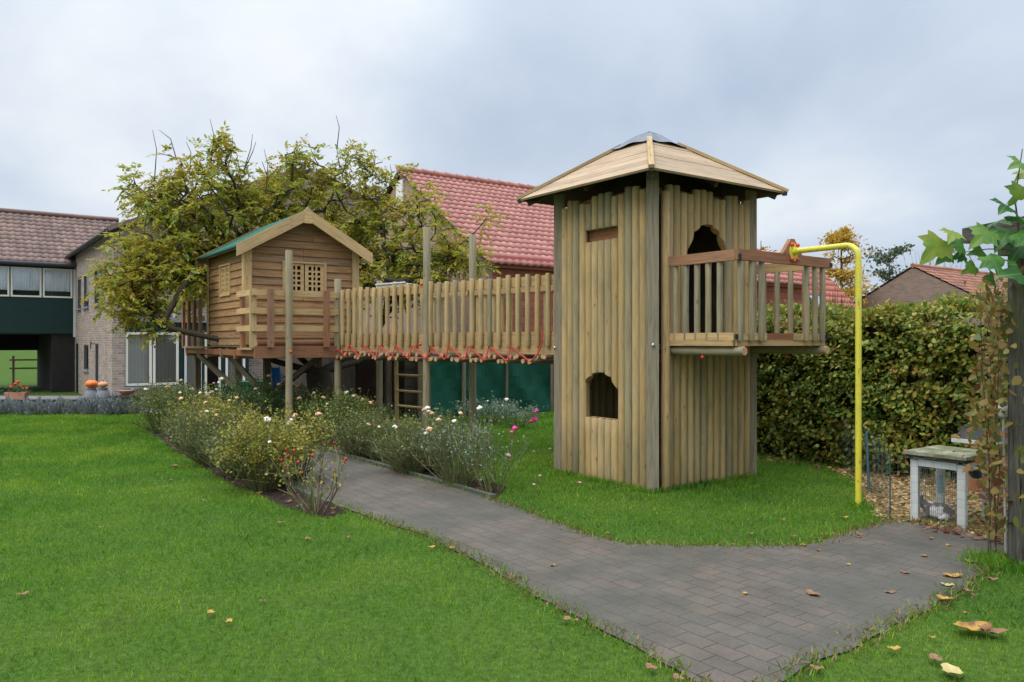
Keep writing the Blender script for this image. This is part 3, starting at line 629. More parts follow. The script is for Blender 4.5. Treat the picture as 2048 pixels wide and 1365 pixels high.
# balcony (local -y side)
bx0, bx1 = -HX + 0.20, -HX + 1.67; by0 = -HY - 0.92; DZ = 1.60; ry = by0
deck = MB()
for i in range(9): y = by0 + 0.05 + i * 0.103; deck.box(((bx0 + bx1) / 2, y, 1.585), (bx1 - bx0 + 0.04, 0.098, 0.035))
deck.beam((bx0 - 0.01, by0 - 0.012, 1.578), (bx1 + 0.03, by0 - 0.012, 1.578), 0.025, 0.055); deck.beam((bx0 - 0.035, by0, 1.578), (bx0 - 0.035, -HY - 0.05, 1.578), 0.025, 0.055)
bal = deck.build('balcony', 'board', tw)
for x in (bx0 + 0.03, bx1 - 0.03): MB().log((x, -HY - 0.02, 1.50), (x, by0 - 0.09, 1.50), 0.048, 14, 1).build('support_log', ['polepost', 'logend'], bal)
for x in (bx0 + 0.03, bx1 - 0.03): MB().ball((x - 0.02, by0 + 0.42, 1.435), 0.02, 8, 6).build('cap', 'red', bal)
MB().beam((bx0 - 0.02, by0 - 0.01, 1.645), (bx0 - 0.02, -HY - 0.06, 1.645), 0.045, 0.075).build('toe_board', 'trim', bal)
for a, b_, m in ((bx0 + 0.01, bx0 + 0.46, 'trim'), (bx0 + 0.46, bx0 + 0.92, 'redboard'), (bx0 + 0.92, bx0 + 1.05, 'board'), (bx0 + 1.05, bx1 + 0.03, 'trim')):
    MB().box(((a + b_) / 2, by0 - 0.01 + (0.012 if m == 'redboard' else 0), 1.645), (b_ - a - 0.002, 0.045, 0.075 if m != 'redboard' else 0.07)).build('toe_board', m, bal)
MB().beam((bx1, by0 + 0.02, 1.645), (bx1, -HY - 0.05, 1.645), 0.045, 0.075).build('toe_board', 'trim', bal)
for x, y in ((bx0 - 0.02, by0 - 0.035), (bx1 + 0.04, by0 - 0.035)): MB().box((x, y, 1.642), (0.045, 0.012, 0.05)).build('bracket', 'black', bal)
ZR = 2.445
MB().beam((bx0 - 0.03, by0 - 0.03, ZR), (bx0 - 0.03, -HY - 0.08, ZR), 0.05, 0.105).build('top_rail', 'rail', bal)
MB().beam((bx0 - 0.055, by0 - 0.057, ZR + 0.001), (bx1 + 0.05, by0 - 0.057, ZR + 0.001), 0.05, 0.105).build('top_rail', 'rail', bal)
MB().beam((bx1 + 0.02, by0 - 0.03, ZR), (bx1 + 0.02, -HY - 0.03, ZR), 0.05, 0.105).build('top_rail', 'board', bal)
for x in (bx0 - 0.04, bx1 + 0.045): MB().box((x, by0 - 0.085, ZR - 0.02), (0.04, 0.01, 0.05)).build('bracket', 'black', bal)
def balus(x, y): MB().log((x, y, 1.60), (x, y, 2.395), 0.031, 12).build('baluster', 'polepost', bal)
for i in range(5): balus(bx0 - 0.015, -HY - 0.16 - i * 0.145)
for t in (0.02, 0.19, 0.35, 1.12, 1.27, 1.41): balus(bx0 + t, by0 - 0.045)
for i in range(4): balus(bx1 + 0.005, -HY - 0.17 - i * 0.18)
xm = bx0 + 0.835
MB().prism([(xm - 0.17, by0 - 0.075, ZR + 0.053), (xm + 0.17, by0 - 0.075, ZR + 0.053), (xm + 0.03, by0 - 0.075, ZR + 0.215), (xm - 0.03, by0 - 0.075, ZR + 0.215)], (0, 0.045, 0)).build('gusset_block', 'rail', bal)

# fireman's pole
fx, fy = xm, by0 - 0.09
wp = Vector((TC[0] + fx * dR[0] + fy * dL[0], TC[1] + fx * dR[1] + fy * dL[1], 0))
fp = empty('fire_pole', (3.33, 7.54, 0), R_(-54), 'yellow painted bent steel slide pole standing in the grass beside the balcony', 'fire pole')
dl = math.hypot(wp.x - 3.33, wp.y - 7.54)
pts = [(0, 0, -0.05), (0, 0, 0.6), (0, 0, 1.4), (0, 0, 2.40)] + [(-0.13 + 0.13 * math.cos(t), 0, 2.40 + 0.13 * math.sin(t)) for t in (0.26, 0.52, 0.79, 1.05, 1.31, 1.57)] + [(-0.5, 0, 2.53), (-dl + 0.02, 0, 2.53)]
MB().tube(pts, 0.029, 16).build('pipe', 'yellow', fp)
ang = math.atan2(wp.y - 7.54, wp.x - 3.33) - R_(-54) - PI
fp.rotation_euler[2] += ang
fl = MB(); out_ = [(0.055 * math.cos(t) * (1.15 if abs(math.cos(t)) > .3 else 1), 0.095 * math.sin(t)) for t in np.linspace(0, 2 * PI, 17)[:-1]]
fl.prism([(-dl - 0.012, y, 2.52 + z) for y, z in out_], (0.014, 0, 0)); flg = fl.build('flange', 'yellow', fp)
MB().tube([(-dl + 0.002, 0, 2.53), (-dl + 0.05, 0, 2.53)], 0.037, 14).build('collar', 'yellow', fp)
for y in (-0.045, 0.045):
    for z in (-0.075, 0.075): MB().ball((-dl + 0.012, y, 2.52 + z), 0.021, 10, 7).build('cap', 'red', fp)

# ---------------- rope bridge ----------------
BA = math.atan2(0.697, -0.717); BL = 4.73; BW = 0.85
br = empty('rope_bridge', (0.525, 9.80, 0), BA, 'wooden play bridge with log balustrade and zigzag red rope along its log deck', 'play bridge')
for yy in (0.0, -BW):
    sgn = 1 if yy == 0 else -1
    for (a, b_) in ((-0.05, 2.38), (2.50, 4.70)) if yy == 0 else ((-0.05, 2.38), (2.5, 3.5)):
        MB().beam((a, yy, 1.575), (b_, yy, 1.575), 0.035, 0.29).build('side_board', 'board', br)
        MB().beam((a, yy, 2.365), (b_, yy, 2.365), 0.035, 0.13).build('top_rail', 'board', br)
    for i in range(27):
        x = 0.06 + i * 0.1745
        if abs(x - 2.44) < 0.07: continue
        if yy != 0 and x > 3.5: continue
        MB().log((x, yy + sgn * 0.045, 1.53 + random.uniform(-0.006, 0.006)), (x, yy + sgn * 0.045, 2.455 + random.uniform(-0.02, 0.01)), 0.034 if i < 14 else 0.033, 12).build('baluster', 'log', br)
for x, y, h in ((2.44, 0.03, 3.26), (4.73, 0.05, 2.63), (2.44, -BW - 0.03, 3.24), (4.83, -BW - 0.02, 2.66)):
    MB().log((x, y, -0.1), (x, y, h), 0.056, 14).build('post', 'polepost', br)
for x, y, z in ((2.50, 0.085, 2.43), (2.53, 0.085, 1.55), (4.76, 0.11, 2.36), (4.77, 0.11, 1.76), (4.58, 0.07, 1.42)): MB().ball((x, y, z), 0.026, 8, 6).build('cap', 'red', br)
for i in range(60):
    x = 0.05 + i * 0.078; k = (i // 3) % 2
    MB().log((x, 0.10 + random.uniform(-0.03, 0.05), 1.395 - 0.06 * k + random.uniform(-0.01, 0.01)), (x + random.uniform(-0.01, .01), -BW - 0.08, 1.395 - 0.06 * k), 0.033 + random.uniform(-0.003, 0.003), 10, 1).build('deck_log', ['rough', 'logend'], br)
pts = [(0.14, 0.055, 1.72), (0.16, 0.06, 1.55), (0.20, 0.10, 1.42)]
for x in np.arange(0.26, 4.5, 0.41):
    pts += [(x, 0.14, 1.35), (x + 0.03, 0.13, 1.34), (x + 0.25, 0.08, 1.43), (x + 0.42, 0.045, 1.525), (x + 0.445, 0.05, 1.53), (x + 0.45, 0.07, 1.48), (x + 0.43, 0.11, 1.40)]
pts += [(4.66, 0.1, 1.45)]
MB().tube(pts, 0.0105, 8).build('rope', 'rope', br)
MB().tube([(4.73 + 0.062 * math.cos(t), 0.05 + 0.062 * math.sin(t), 1.30) for t in np.linspace(0, 2 * PI, 15)], 0.012, 6).build('rope', 'rope', br)
p = MB()   # white corrugated canopy sheet
for i in range(24):
    x0 = 3.95 + i * 0.035; z0 = 2.57 + 0.01 * (i % 2); z1 = 2.57 + 0.01 * ((i + 1) % 2)
    p.poly([(x0, -0.75, z0), (x0 + 0.035, -0.75, z1), (x0 + 0.035, -BW - 0.35, z1 - 0.04), (x0, -BW - 0.35, z0 - 0.04)]); 
    p.poly([(x0, -0.75, z0 + .02), (x0 + 0.035, -0.75, z1 + .02), (x0 + 0.035, -0.75, z1), (x0, -0.75, z0)])
p.box((4.38, -0.80, 2.54), (0.86, 0.03, 0.05), grain=False)
p.build('canopy_sheet', 'white', br)
# ladder behind the bridge
ld = empty('rung_ladder', (0.525 - 0.717 * 4.02 + 0.697 * (BW + 0.02), 9.8 + 0.697 * 4.02 + 0.717 * (BW + 0.02), 0), BA, 'round-rung wooden ladder standing under the bridge beside the tree house', 'ladder')
for s in (-0.37, 0.37): MB().log((s, -0.05, -0.05), (s, 0.0, 2.62), 0.036, 12).build('stile', 'log', ld)
for z in (0.22, 0.49, 0.75, 1.02, 1.29): MB().log((-0.37, -0.05 + z * 0.02, z), (0.37, -0.05 + z * 0.02, z), 0.021, 10).build('rung', 'log', ld)

# ---------------- tree house ----------------
TA = R_(35); TF = (-4.407, 13.0)
th_ = empty('tree_house', (TF[0], TF[1], 0), TA, 'brown timber play cabin with green felt roof on a raised fenced deck', 'tree house')
CW, CD, FZ, WZ, PZ = 1.94, 2.31, 1.53, 3.20, 3.755
def clap(rows_z, xr, holes, face):
    """face(x,z,out) -> point; xr(z)->(a,b)"""
    m = MB()
    z = rows_z[0]
    while z < rows_z[1] - 0.02:
        z1 = min(z + 0.128, rows_z[1]); zm = z1 - 0.01
        a, b_ = xr(z); at_, bt = xr(zm)
        if bt - at_ < 0.03: at_ = bt = (at_ + bt) / 2
        segs = [(a, b_, at_, bt)]
        for (h0, h1, zz0, zz1) in holes:
            if z1 > zz0 + 0.03 and z < zz1 - 0.03:
                ns_ = []
                for s in segs: ns_ += [(s[0], h0, s[2], h0), (h1, s[1], h1, s[3])]
                segs = ns_
        cuts = []
        for s in segs:
            if s[1] - s[0] > 1.2 and random.random() < 0.7:
                c = s[0] + (s[1] - s[0]) * random.choice((0.35, 0.5, 0.62)); cuts += [(s[0], c - 0.002, s[2], c - 0.002), (c + 0.002, s[1], c + 0.002, s[3])]
            else: cuts.append(s)
        w = random.uniform(-0.003, 0.003)
        for (p0, p1, q0, q1) in cuts:
            b0 = len(m.v); pts_ = [face(p0, z, 0.034 + w), face(p1, z, 0.034 + w), face(q1, z1, 0.012), face(q0, z1, 0.012), face(p0, z, 0.0), face(p1, z, 0.0), face(q1, z1, 0.0), face(q0, z1, 0.0)]
            m.v += [tuple(v) for v in pts_]; o = random.random() * 9; l = p1 - p0; h = z1 - z
            for idx, uv in (((0, 1, 2, 3), [(o + p0, o), (o + p1, o), (o + q1, o + h), (o + q0, o + h)]), ((4, 0, 3, 7), [(0, 0)] * 4), ((1, 5, 6, 2), [(0, 0)] * 4), ((4, 5, 1, 0), [(o + p0, o), (o + p1, o), (o + p1, o + .03), (o + p0, o + .03)]), ((3, 2, 6, 7), [(0, 0)] * 4), ((5, 4, 7, 6), [(o, o)] * 4)):
                m.face([b0 + i for i in idx], uv)
        z = z1
    return m
def gable(z, pad=0.0): 
    if z <= WZ: return (0.03, CW - 0.03)
    t = (z - WZ) / (PZ - WZ); return (0.03 + t * (CW / 2 - 0.03), CW - 0.03 - t * (CW / 2 - 0.03))
fw = (0.62, 1.36, 2.428, 2.936); sw = (0.85, 1.50, 2.428, 2.936)
front = clap((FZ, PZ - 0.03), gable, [fw], lambda x, z, o: (x, -o, z)).build('front_wall', 'siding', th_)
sidew = clap((FZ, WZ), lambda z: (0.03, CD - 0.03), [sw], lambda x, z, o: (-o, x, z)).build('side_wall', 'siding', th_)
clap((FZ, WZ), lambda z: (0.03, CD - 0.03), [], lambda x, z, o: (CW + o, x, z)).build('side_wall', 'siding', th_)
clap((FZ, PZ - 0.03), gable, [], lambda x, z, o: (x, CD + o, z)).build('back_wall', 'siding', th_)
p = MB(); p.box((CW / 2, CD / 2, FZ - 0.02), (CW, CD, 0.03)); p.build('floor', 'board', th_)
for x, y in ((0.0, -0.0), (CW, 0), (0, CD), (CW, CD)):
    sx = -1 if x == 0 else 1; sy = -1 if y == 0 else 1
    p = MB(); p.box((x + sx * 0.028 - sx * 0.045, y + sy * 0.044, (FZ + WZ) / 2 + 0.02), (0.13, 0.02, WZ - FZ + 0.02)); p.box((x + sx * 0.044, y + sy * 0.0 - sy * 0.012, (FZ + WZ) / 2 + 0.018), (0.02, 0.10, WZ - FZ + 0.02)); p.build('corner_trim', 'trim', th_)
def lattice(face, w, h, x0, z0, cols, rows, parent, nm='lattice_shutter'):
    m = MB(); bw = w * 0.12
    def bar(a, b_, c, d, o): 
        q = [face(a, c, o), face(b_, c, o), face(b_, d, o), face(a, d, o)]; q2 = [face(a, c, o - 0.015), face(b_, c, o - 0.015), face(b_, d, o - 0.015), face(a, d, o - 0.015)]
        b0 = len(m.v); m.v += q + q2; 
        for idx in ((0, 1, 2, 3), (7, 6, 5, 4), (0, 4, 5, 1), (1, 5, 6, 2), (2, 6, 7, 3), (3, 7, 4, 0)): m.face([b0 + i for i in idx])
    gap = w * 0.6 / (cols + (cols - 1) * 0.8) ; 
    xs = np.linspace(x0 + w * 0.18, x0 + w * 0.82, cols + 1); zs = np.linspace(z0 + h * 0.08, z0 + h * 0.92, rows + 1)
    bt = (xs[1] - xs[0]) * 0.22; bz = (zs[1] - zs[0]) * 0.2
    bar(x0, x0 + w * 0.18, z0, z0 + h, 0.020); bar(x0 + w * 0.82, x0 + w, z0, z0 + h, 0.020)
    bar(x0 + w * 0.18, x0 + w * 0.82, z0, z0 + h * 0.08, 0.019); bar(x0 + w * 0.18, x0 + w * 0.82, z0 + h * 0.92, z0 + h, 0.019)
    for x in xs[1:-1]: bar(x - bt, x + bt, z0 + h * 0.08, z0 + h * 0.92, 0.017)
    for z in zs[1:-1]: bar(x0 + w * 0.18, x0 + w * 0.82, z - bz, z + bz, 0.015)
    return m.build(nm, 'trim', parent)
ff = lambda x, z, o: (x, -o, z); sf = lambda y, z, o: (-o, y, z)
for f, (a, b_, c, d), par in ((ff, fw, front), (sf, sw, sidew)):
    m = MB()
    for (p0, p1, q0, q1) in ((a - 0.02, b_ + 0.02, c - 0.03, c), (a - 0.02, b_ + 0.02, d, d + 0.03), (a - 0.02, a + 0.02, c, d), (b_ - 0.02, b_ + 0.02, c, d)):
        c1 = Vector(f(p0, q0, 0.045)); c2 = Vector(f(p1, q1, 0.0)); m.box((c1 + c2) / 2, [abs(v) for v in (c2 - c1)])
    fr = m.build('window_frame', 'trim', par)
    hw = (b_ - a - 0.06) / 2
    lattice(f, hw, d - c - 0.01, a + 0.02, c + 0.005, 3, 5, fr); lattice(f, hw, d - c - 0.01, a + 0.04 + hw, c + 0.005, 3, 5, fr)
    m = MB(); c1 = Vector(f(a, c, -0.05)); c2 = Vector(f(b_, d, -0.06)); m.box((c1 + c2) / 2, [max(0.01, abs(v)) for v in (c2 - c1)], grain=False); m.build('window_lining', 'dark', fr)
# roof
oh = 0.2; sl = (PZ - WZ) / (CW / 2); y0, y1 = -0.22, CD + 0.2
m = MB(); mr = Vector((CW / 2, 0, PZ + 0.05))
for sx in (-1, 1):
    ex = CW / 2 + sx * (CW / 2 + oh); ez = PZ + 0.05 - sl * (CW / 2 + oh)
    m.prism([(CW / 2, y0, PZ + 0.05), (ex, y0, ez), (ex, y0, ez + 0.03), (CW / 2, y0, PZ + 0.085)], (0, y1 - y0, 0))
rf2 = m.build('roof', 'felt', th_)
m = MB()
for sx in (-1, 1):
    ex = CW / 2 + sx * (CW / 2 + oh - 0.02); ez = PZ + 0.04 - sl * (CW / 2 + oh - 0.02)
    m.prism([(CW / 2, y0 + 0.03, PZ + 0.035), (ex, y0 + 0.03, ez - 0.005), (ex, y0 + 0.03, ez - 0.03), (CW / 2, y0 + 0.03, PZ + 0.01)], (0, y1 - y0 - 0.06, 0))
m.build('roof_boards', 'darkwood', rf2)
for yy in (y0 - 0.03, y1):
    for sx in (-1, 1):
        ex = CW / 2 + sx * (CW / 2 + oh + 0.02); ez = PZ + 0.05 - sl * (CW / 2 + oh + 0.02); g = 0.07 * sx; hh = 0.20
        q = [(CW / 2 + g, yy, PZ + 0.10 - sl * abs(g)), (ex, yy, ez + 0.05), (ex, yy, ez + 0.05 - hh), (CW / 2 + g, yy, PZ + 0.10 - sl * abs(g) - hh)]
        b = MB(); b0 = len(b.v); b.v += q + [(v[0], v[1] + 0.03, v[2]) for v in q]; L_ = abs(ex - CW / 2); 
        U = [(0, 0.2), (L_, 0.2), (L_, 0), (0, 0)]; b.face((b0, b0 + 1, b0 + 2, b0 + 3), U); b.face((b0 + 7, b0 + 6, b0 + 5, b0 + 4), U[::-1])
        for k in range(4): k2 = (k + 1) % 4; b.face((b0 + k, b0 + k2, b0 + 4 + k2, b0 + 4 + k))
        b.build('fascia_board', 'trim', rf2)
    MB().prism([(CW / 2 - 0.069, yy - 0.004, PZ + 0.06), (CW / 2 + 0.069, yy - 0.004, PZ + 0.06), (CW / 2 + 0.069, yy - 0.004, PZ - 0.15), (CW / 2 - 0.069, yy - 0.004, PZ - 0.15)][::-1] + [], (0, 0.038, 0)).build('ridge_block', 'trim', rf2)
    MB().prism([(CW / 2 - 0.069, yy - 0.004, PZ + 0.062), (CW / 2, yy - 0.004, PZ + 0.13), (CW / 2 + 0.069, yy - 0.004, PZ + 0.062)], (0, 0.038, 0)).build('ridge_block', 'trim', rf2)
# deck: porch in front (y -0.8..0), walkway at the left back
m = MB()
for i in range(8): m.box((0.90, -0.76 + i * 0.103, FZ - 0.055), (2.10, 0.098, 0.03))
for i in range(15): m.box((1.0, 2.42 + i * 0.105, FZ - 0.055), (2.3, 0.10, 0.03))
dk = m.build('deck', 'board', th_)
MB().beam((-0.12, -0.835, FZ - 0.105), (1.30, -0.835, FZ - 0.105), 0.045, 0.19).build('deck_beam', 'rail', dk)
for y in (0.35, 1.2, 2.2, 3.8): MB().beam((-0.1, y, FZ - 0.16), (2.0, y, FZ - 0.16), 0.06, 0.14).build('deck_beam', 'rail', dk)
for x in (-0.06, 1.1, 2.1): MB().beam((x, -0.78, FZ - 0.125 + 0.0), (x, 3.95, FZ - 0.125), 0.05, 0.10).build('deck_beam', 'redboard', dk)
MB().log((-0.05, -0.76, FZ + 0.04), (1.3, -0.76, FZ + 0.04), 0.045, 12, 1).build('edge_log', ['rail', 'logend'], dk)
rl = MB()
for z in (1.80, 2.08, 2.36): MB().beam((-0.16, -0.86, z), (1.26, -0.86, z), 0.03, 0.095).build('rail_board', 'trim', dk)
for x, m_ in ((-0.13, 'trim'), (0.12, 'rail'), (1.04, 'rail'), ): MB().box((x, -0.90 if m_ == 'rail' else -0.81, 1.96), (0.095, 0.05, 0.92)).build('rail_post', m_, dk)
for z in (1.80, 2.08, 2.36): MB().beam((-0.145, -0.83, z + 0.002), (-0.145, 0.0, z + 0.002), 0.03, 0.09).build('rail_board', 'trim', dk)
MB().box((-0.10, -0.14, 1.93), (0.06, 0.11, 0.92)).build('rail_post', 'rail', dk)
for i in range(4): MB().box((-0.13, 2.52 + i * 0.46, 1.95), (0.05, 0.10, 0.90)).build('rail_post', 'rail', dk)
for z in (1.72, 2.0, 2.26): MB().beam((-0.09, 2.4, z + 0.03), (-0.09, 3.95, z + 0.03), 0.03, 0.10).build('rail_board', 'board', dk)
for x, y, h, m_ in ((0.40, -0.93, 3.04, 'polepost'),): MB().log((x, y, -0.1), (x, y, h), 0.056, 14).build('post', m_, th_)
MB().ball((0.41, -0.99, 1.43), 0.025, 8, 6).build('cap', 'red', th_)
for x, y in ((0.2, 1.2), (0.6, 0.8), (2.1, 2.2), (0.1, 3.7), (2.0, 3.7)): MB().box((x, y, 0.60), (0.11, 0.11, 1.42)).build('support_post', 'brace', th_)
for a, b_ in (((0.16, 1.2, 0.75), (-0.06, 2.95, 1.34)), ((0.05, 1.25, 1.36), (0.62, 0.72, 0.55)), ((0.64, 0.8, 0.6), (1.2, -0.2, 1.34))):
    MB().beam(a, b_, 0.07, 0.09).build('brace', 'brace', th_)

# ---------------- autumn tree behind the cabin ----------------
tr = empty('autumn_tree', (-3.55, 14.8, 0), 0, 'large leafy yellow-green autumn tree growing behind and around the tree house', 'tree')
O = np.array([-3.55, 14.8, 0.0])
lobes = [(300, 610, 14.3, .75, 40), (250, 575, 14.3, .6, 28), (340, 500, 14.9, 1.05, 85), (270, 520, 14.4, .6, 26), (320, 380, 15.3, .8, 42), (400, 400, 15.5, 1.0, 70), (425, 300, 15.6, .5, 16), (430, 530, 15.8, 1.0, 60),
         (470, 450, 16.2, 1.1, 70), (550, 420, 16.6, 1.1, 62), (600, 350, 16.3, .65, 20), (590, 310, 16.3, .4, 9), (670, 420, 16.8, 1.05, 60), (680, 330, 16.5, .5, 13), (740, 400, 16.8, .8, 32), (740, 330, 16.7, .4, 7), (780, 480, 16.3, .85, 46),
         (760, 560, 16, .75, 36), (830, 540, 15.8, .7, 30), (870, 470, 15.8, .7, 22), (890, 530, 15.6, .65, 22), (935, 520, 15.4, .5, 12), (830, 400, 16.4, .5, 10), (850, 560, 15.5, .5, 16), (375, 590, 17.6, .6, 20), (340, 560, 14.4, .8, 45), (700, 500, 16.5, .9, 44), (620, 470, 16.9, .9, 38), (500, 520, 16.5, .9, 40), (960, 440, 15.5, .4, 3), (820, 350, 17, .2, 2), (400, 560, 17.4, .7, 30), (510, 380, 16.4, .7, 20), (830, 430, 16.6, .45, 8)]
nodes = [np.array(p, float) - O for p in ((-3.55, 14.8, 0.0), (-3.58, 14.8, 0.5), (-3.68, 14.85, 1.0))]; par = [-1, 0, 1]
def chain(start, pts):
    k = start
    for q in pts: nodes.append(np.array(q, float) - O); par.append(k); k = len(nodes) - 1
    return k
chain(2, [(-4.4, 14.6, 1.22), (-5.0, 16.4, 1.30), (-6.2, 17.3, 2.2), (-6.7, 17.0, 3.0), (-6.7, 16.0, 3.6), (-6.4, 15.0, 4.2)])
chain(2, [(-4.2, 15.6, 1.25), (-4.8, 16.2, 1.8), (-5.2, 16.2, 2.8), (-5.4, 16.0, 3.8), (-5.6, 15.8, 4.8)])
chain(2, [(-3.3, 15.9, 1.3), (-3.4, 16.5, 2.2), (-3.6, 16.7, 3.4), (-3.9, 16.8, 4.4)])
chain(2, [(-3.0, 15.4, 1.2), (-2.6, 15.9, 2.0), (-2.5, 16.1, 2.9), (-2.7, 16.3, 3.9), (-2.8, 16.4, 4.6)])
chain(2 + 6 + 5 + 4 + 2, [(-2.0, 15.8, 2.95), (-1.5, 15.6, 3.1), (-1.0, 15.4, 3.3)])
targets = []
for (px, py, Y, r, n_) in lobes:
    c = np.array(at(px, py, Y)); 
    for _ in range(n_):
        d = unit(rng.normal(size=(1, 3)))[0] * r * rng.random() ** 0.4 * np.array([1, 0.9, 0.9]); q = c + d
        lx = (q[0] - TF[0]) * math.cos(TA) + (q[1] - TF[1]) * math.sin(TA); ly = -(q[0] - TF[0]) * math.sin(TA) + (q[1] - TF[1]) * math.cos(TA)
        if -0.35 < lx < CW + 0.35 and -1 < ly < CD + 0.4 and q[2] < PZ + 0.25: continue
        if -0.9 < lx < 2.3 and 1.2 < ly < 4.3 and q[2] < 2.65: continue
        targets.append(q - O)
root = nodes[2]; targets.sort(key=lambda q: np.linalg.norm(q - root))
tips = []
for q in targets:
    A = np.array(nodes[2:]); dd = np.linalg.norm(A - q, axis=1) + 0.15 * np.linalg.norm(A - root, axis=1); j = int(np.argmin(dd)) + 2
    d = np.linalg.norm(nodes[j] - q); k = j
    if d > 0.45:
        m_ = nodes[j] * 0.5 + q * 0.5 + rng.normal(size=3) * 0.04 + np.array([0, 0, 0.06 * d]); nodes.append(m_); par.append(k); k = len(nodes) - 1
    nodes.append(q); par.append(k); tips.append(len(nodes) - 1)
wgt = np.zeros(len(nodes)) 
for i in tips: wgt[i] += 1
for i in range(len(nodes) - 1, 0, -1): wgt[par[i]] += wgt[i] if par[i] >= 0 else 0
rad = 0.0062 * np.maximum(wgt, 1) ** 0.52; rad[0] = 0.30; rad[1] = 0.25; rad[2] = 0.235
lim = np.minimum(rad, 0.05); lim[:3] = rad[:3]; rad = lim
tm = MB(); tm.tube([nodes[0] + np.array([0, 0, -0.2]), nodes[0], nodes[1], nodes[2]], [0.36, 0.30, 0.25, 0.22], 14); tm.build('trunk', 'bark', tr)
bm_ = MB()
for i in range(3, len(nodes)):
    bm_.tube([nodes[par[i]], nodes[i]], [min(rad[par[i]], rad[i] * 1.5), rad[i]], 5 if rad[i] < 0.03 else 8, caps=False)
# upright bare shoots
for px, py, Y in ((305, 262, 15.3), (318, 262, 15.4), (372, 285, 15.5), (465, 275, 15.6), (512, 285, 16), (528, 300, 16), (672, 232, 16.3), (420, 240, 15.6), (745, 300, 16.6), (780, 330, 16.7), (505, 270, 16)):
    q = np.array(at(px, py, Y)) - O; A = np.array(nodes); m2 = A[:, 2] < q[2] - 0.55; dd = np.linalg.norm((A - q)[:, :2], axis=1) * 2 + np.abs(A[:, 2] - q[2]) + (~m2) * 99; j = int(np.argmin(dd))
    mid = (nodes[j] + q) / 2 + np.array([0.06, 0, 0.1]); bm_.tube([nodes[j], mid, q], [0.012, 0.008, 0.004], 5, caps=False)
bm_.build('branches', 'bark', tr)
# compound leaves
LP = []; LD = []
for i in tips + [t for t in tips if random.random() < 0.55]:
    tip = nodes[i]; base = nodes[par[i]]; sh = unit((tip - base)[None])[0]
    for c in range(random.choice((2, 3, 3, 4))):
        st = base + (tip - base) * rng.uniform(0.3, 1.05); rd = unit((sh * 0.5 + rng.normal(size=3) * 0.8 + np.array([0, 0, 0.12]))[None])[0]; ln = rng.uniform(0.2, 0.36)
        side = unit(np.cross(rd, np.array([0, 0, 1]))[None] + 1e-6)[0]
        for k in range(5):
            t = 0.3 + k * 0.17; pos = st + rd * ln * t - np.array([0, 0, 0.10 * t * t])
            for sg in (-1, 1):
                LP.append(pos); LD.append(side * sg * 0.9 + rd * 0.7 - np.array([0, 0, 0.45]))
        LP.append(st + rd * ln * 1.15 - np.array([0, 0, 0.12])); LD.append(rd - np.array([0, 0, 0.6]))
LP = np.array(LP); LD = np.array(LD)
V, F = leaves(LP, 0.108, 0.045, LD, spread=0.5, up=(0, 0, 1)); fastmesh('crown', V, F, 'walnut', tr)
print('tree leaves', len(F))

# ---------------- roofs helper ----------------
def tiles(P0, U, Vv, lu, lv, per, row, amp, step, name, mat, parent, ns=6):
    P0, U, Vv = (np.array(x, float) for x in (P0, U, Vv)); Nn = np.cross(U, Vv); Nn /= np.linalg.norm(Nn)
    if Nn[2] < 0: Nn = -Nn
    nu = int(round(lu / per)) * ns; us = np.linspace(0, lu, nu + 1); ph = (us / per) % 1.0
    prof = amp * (np.sin(2 * PI * ph) * 0.6 + 0.4 * np.abs(np.sin(PI * ph)) )
    nr = int(round(lv / row)); Vs = []; Fs = []; uvs = []
    for r in range(nr):
        v0, v1 = lv * r / nr, lv * (r + 1) / nr + 0.02
        for (vv, hh) in ((v0, -0.03), (v0, step), (v1, 0.0)):
            Vs.append(P0 + us[:, None] * U + vv * Vv + (prof + hh)[:, None] * Nn)
    V = np.concatenate(Vs); w = nu + 1; ar = np.arange(nu)
    for r in range(nr):
        for k in (0, 1):
            a = (r * 3 + k) * w + ar; Fs.append(np.stack([a, a + 1, a + 1 + w, a + w], 1))
            ua = us[ar] / per; ub = us[ar + 1] / per; e = 0.02; base = r + (0.05 if k == 0 else 0.1); topv = r + (0.1 if k == 0 else 0.95)
            fl_ = np.floor(ua + 1e-6); ub = np.minimum(ub, fl_ + 0.999); ua = np.maximum(ua, fl_ + 0.001)
            uvs.append(np.stack([np.stack([ua, ua * 0 + base], 1), np.stack([ub, ub * 0 + base], 1), np.stack([ub, ub * 0 + topv], 1), np.stack([ua, ua * 0 + topv], 1)], 1))
    F = np.concatenate(Fs); o = fastmesh(name, V, F, mat, parent, smooth=False); uvl = o.data.uv_layers.new(name='UVMap'); uvl.data.foreach_set('uv', np.concatenate(uvs).astype(np.float32).ravel())
    return o
# ---------------- red barn ----------------
bn = empty('barn', (-0.43, 17.3, 0), AR, 'big barn with pink-red tiled roof behind the play bridge, patched brick gable', 'barn')
BLn, BD, BE, BR = 11.5, 7.8, 3.45, 6.0
MB().box((BLn / 2, 0.1, BE / 2 - 0.25), (BLn, 0.2, BE + 0.35), grain=False).build('front_wall', 'barnbrick', bn)
MB().prism([(0.0, 0, -0.8), (0, BD, -0.8), (0, BD, BE), (0, BD / 2, BR - 0.1), (0, 0, BE)], (-0.18, 0, 0)).build('gable_wall', 'gablebrick', bn)
MB().prism([(BLn + 0.001, 0, -0.4), (BLn + 0.001, BD, -0.4), (BLn + 0.001, BD, BE), (BLn + 0.001, BD / 2, BR - 0.1), (BLn + 0.001, 0, BE)], (0.18, 0, 0)).build('gable_wall', 'barnbrick', bn)
slp = math.hypot(BD / 2 + 0.25, BR - BE + 0.16); uv_ = np.array([0, BD / 2 + 0.25, BR - BE + 0.16]) / slp
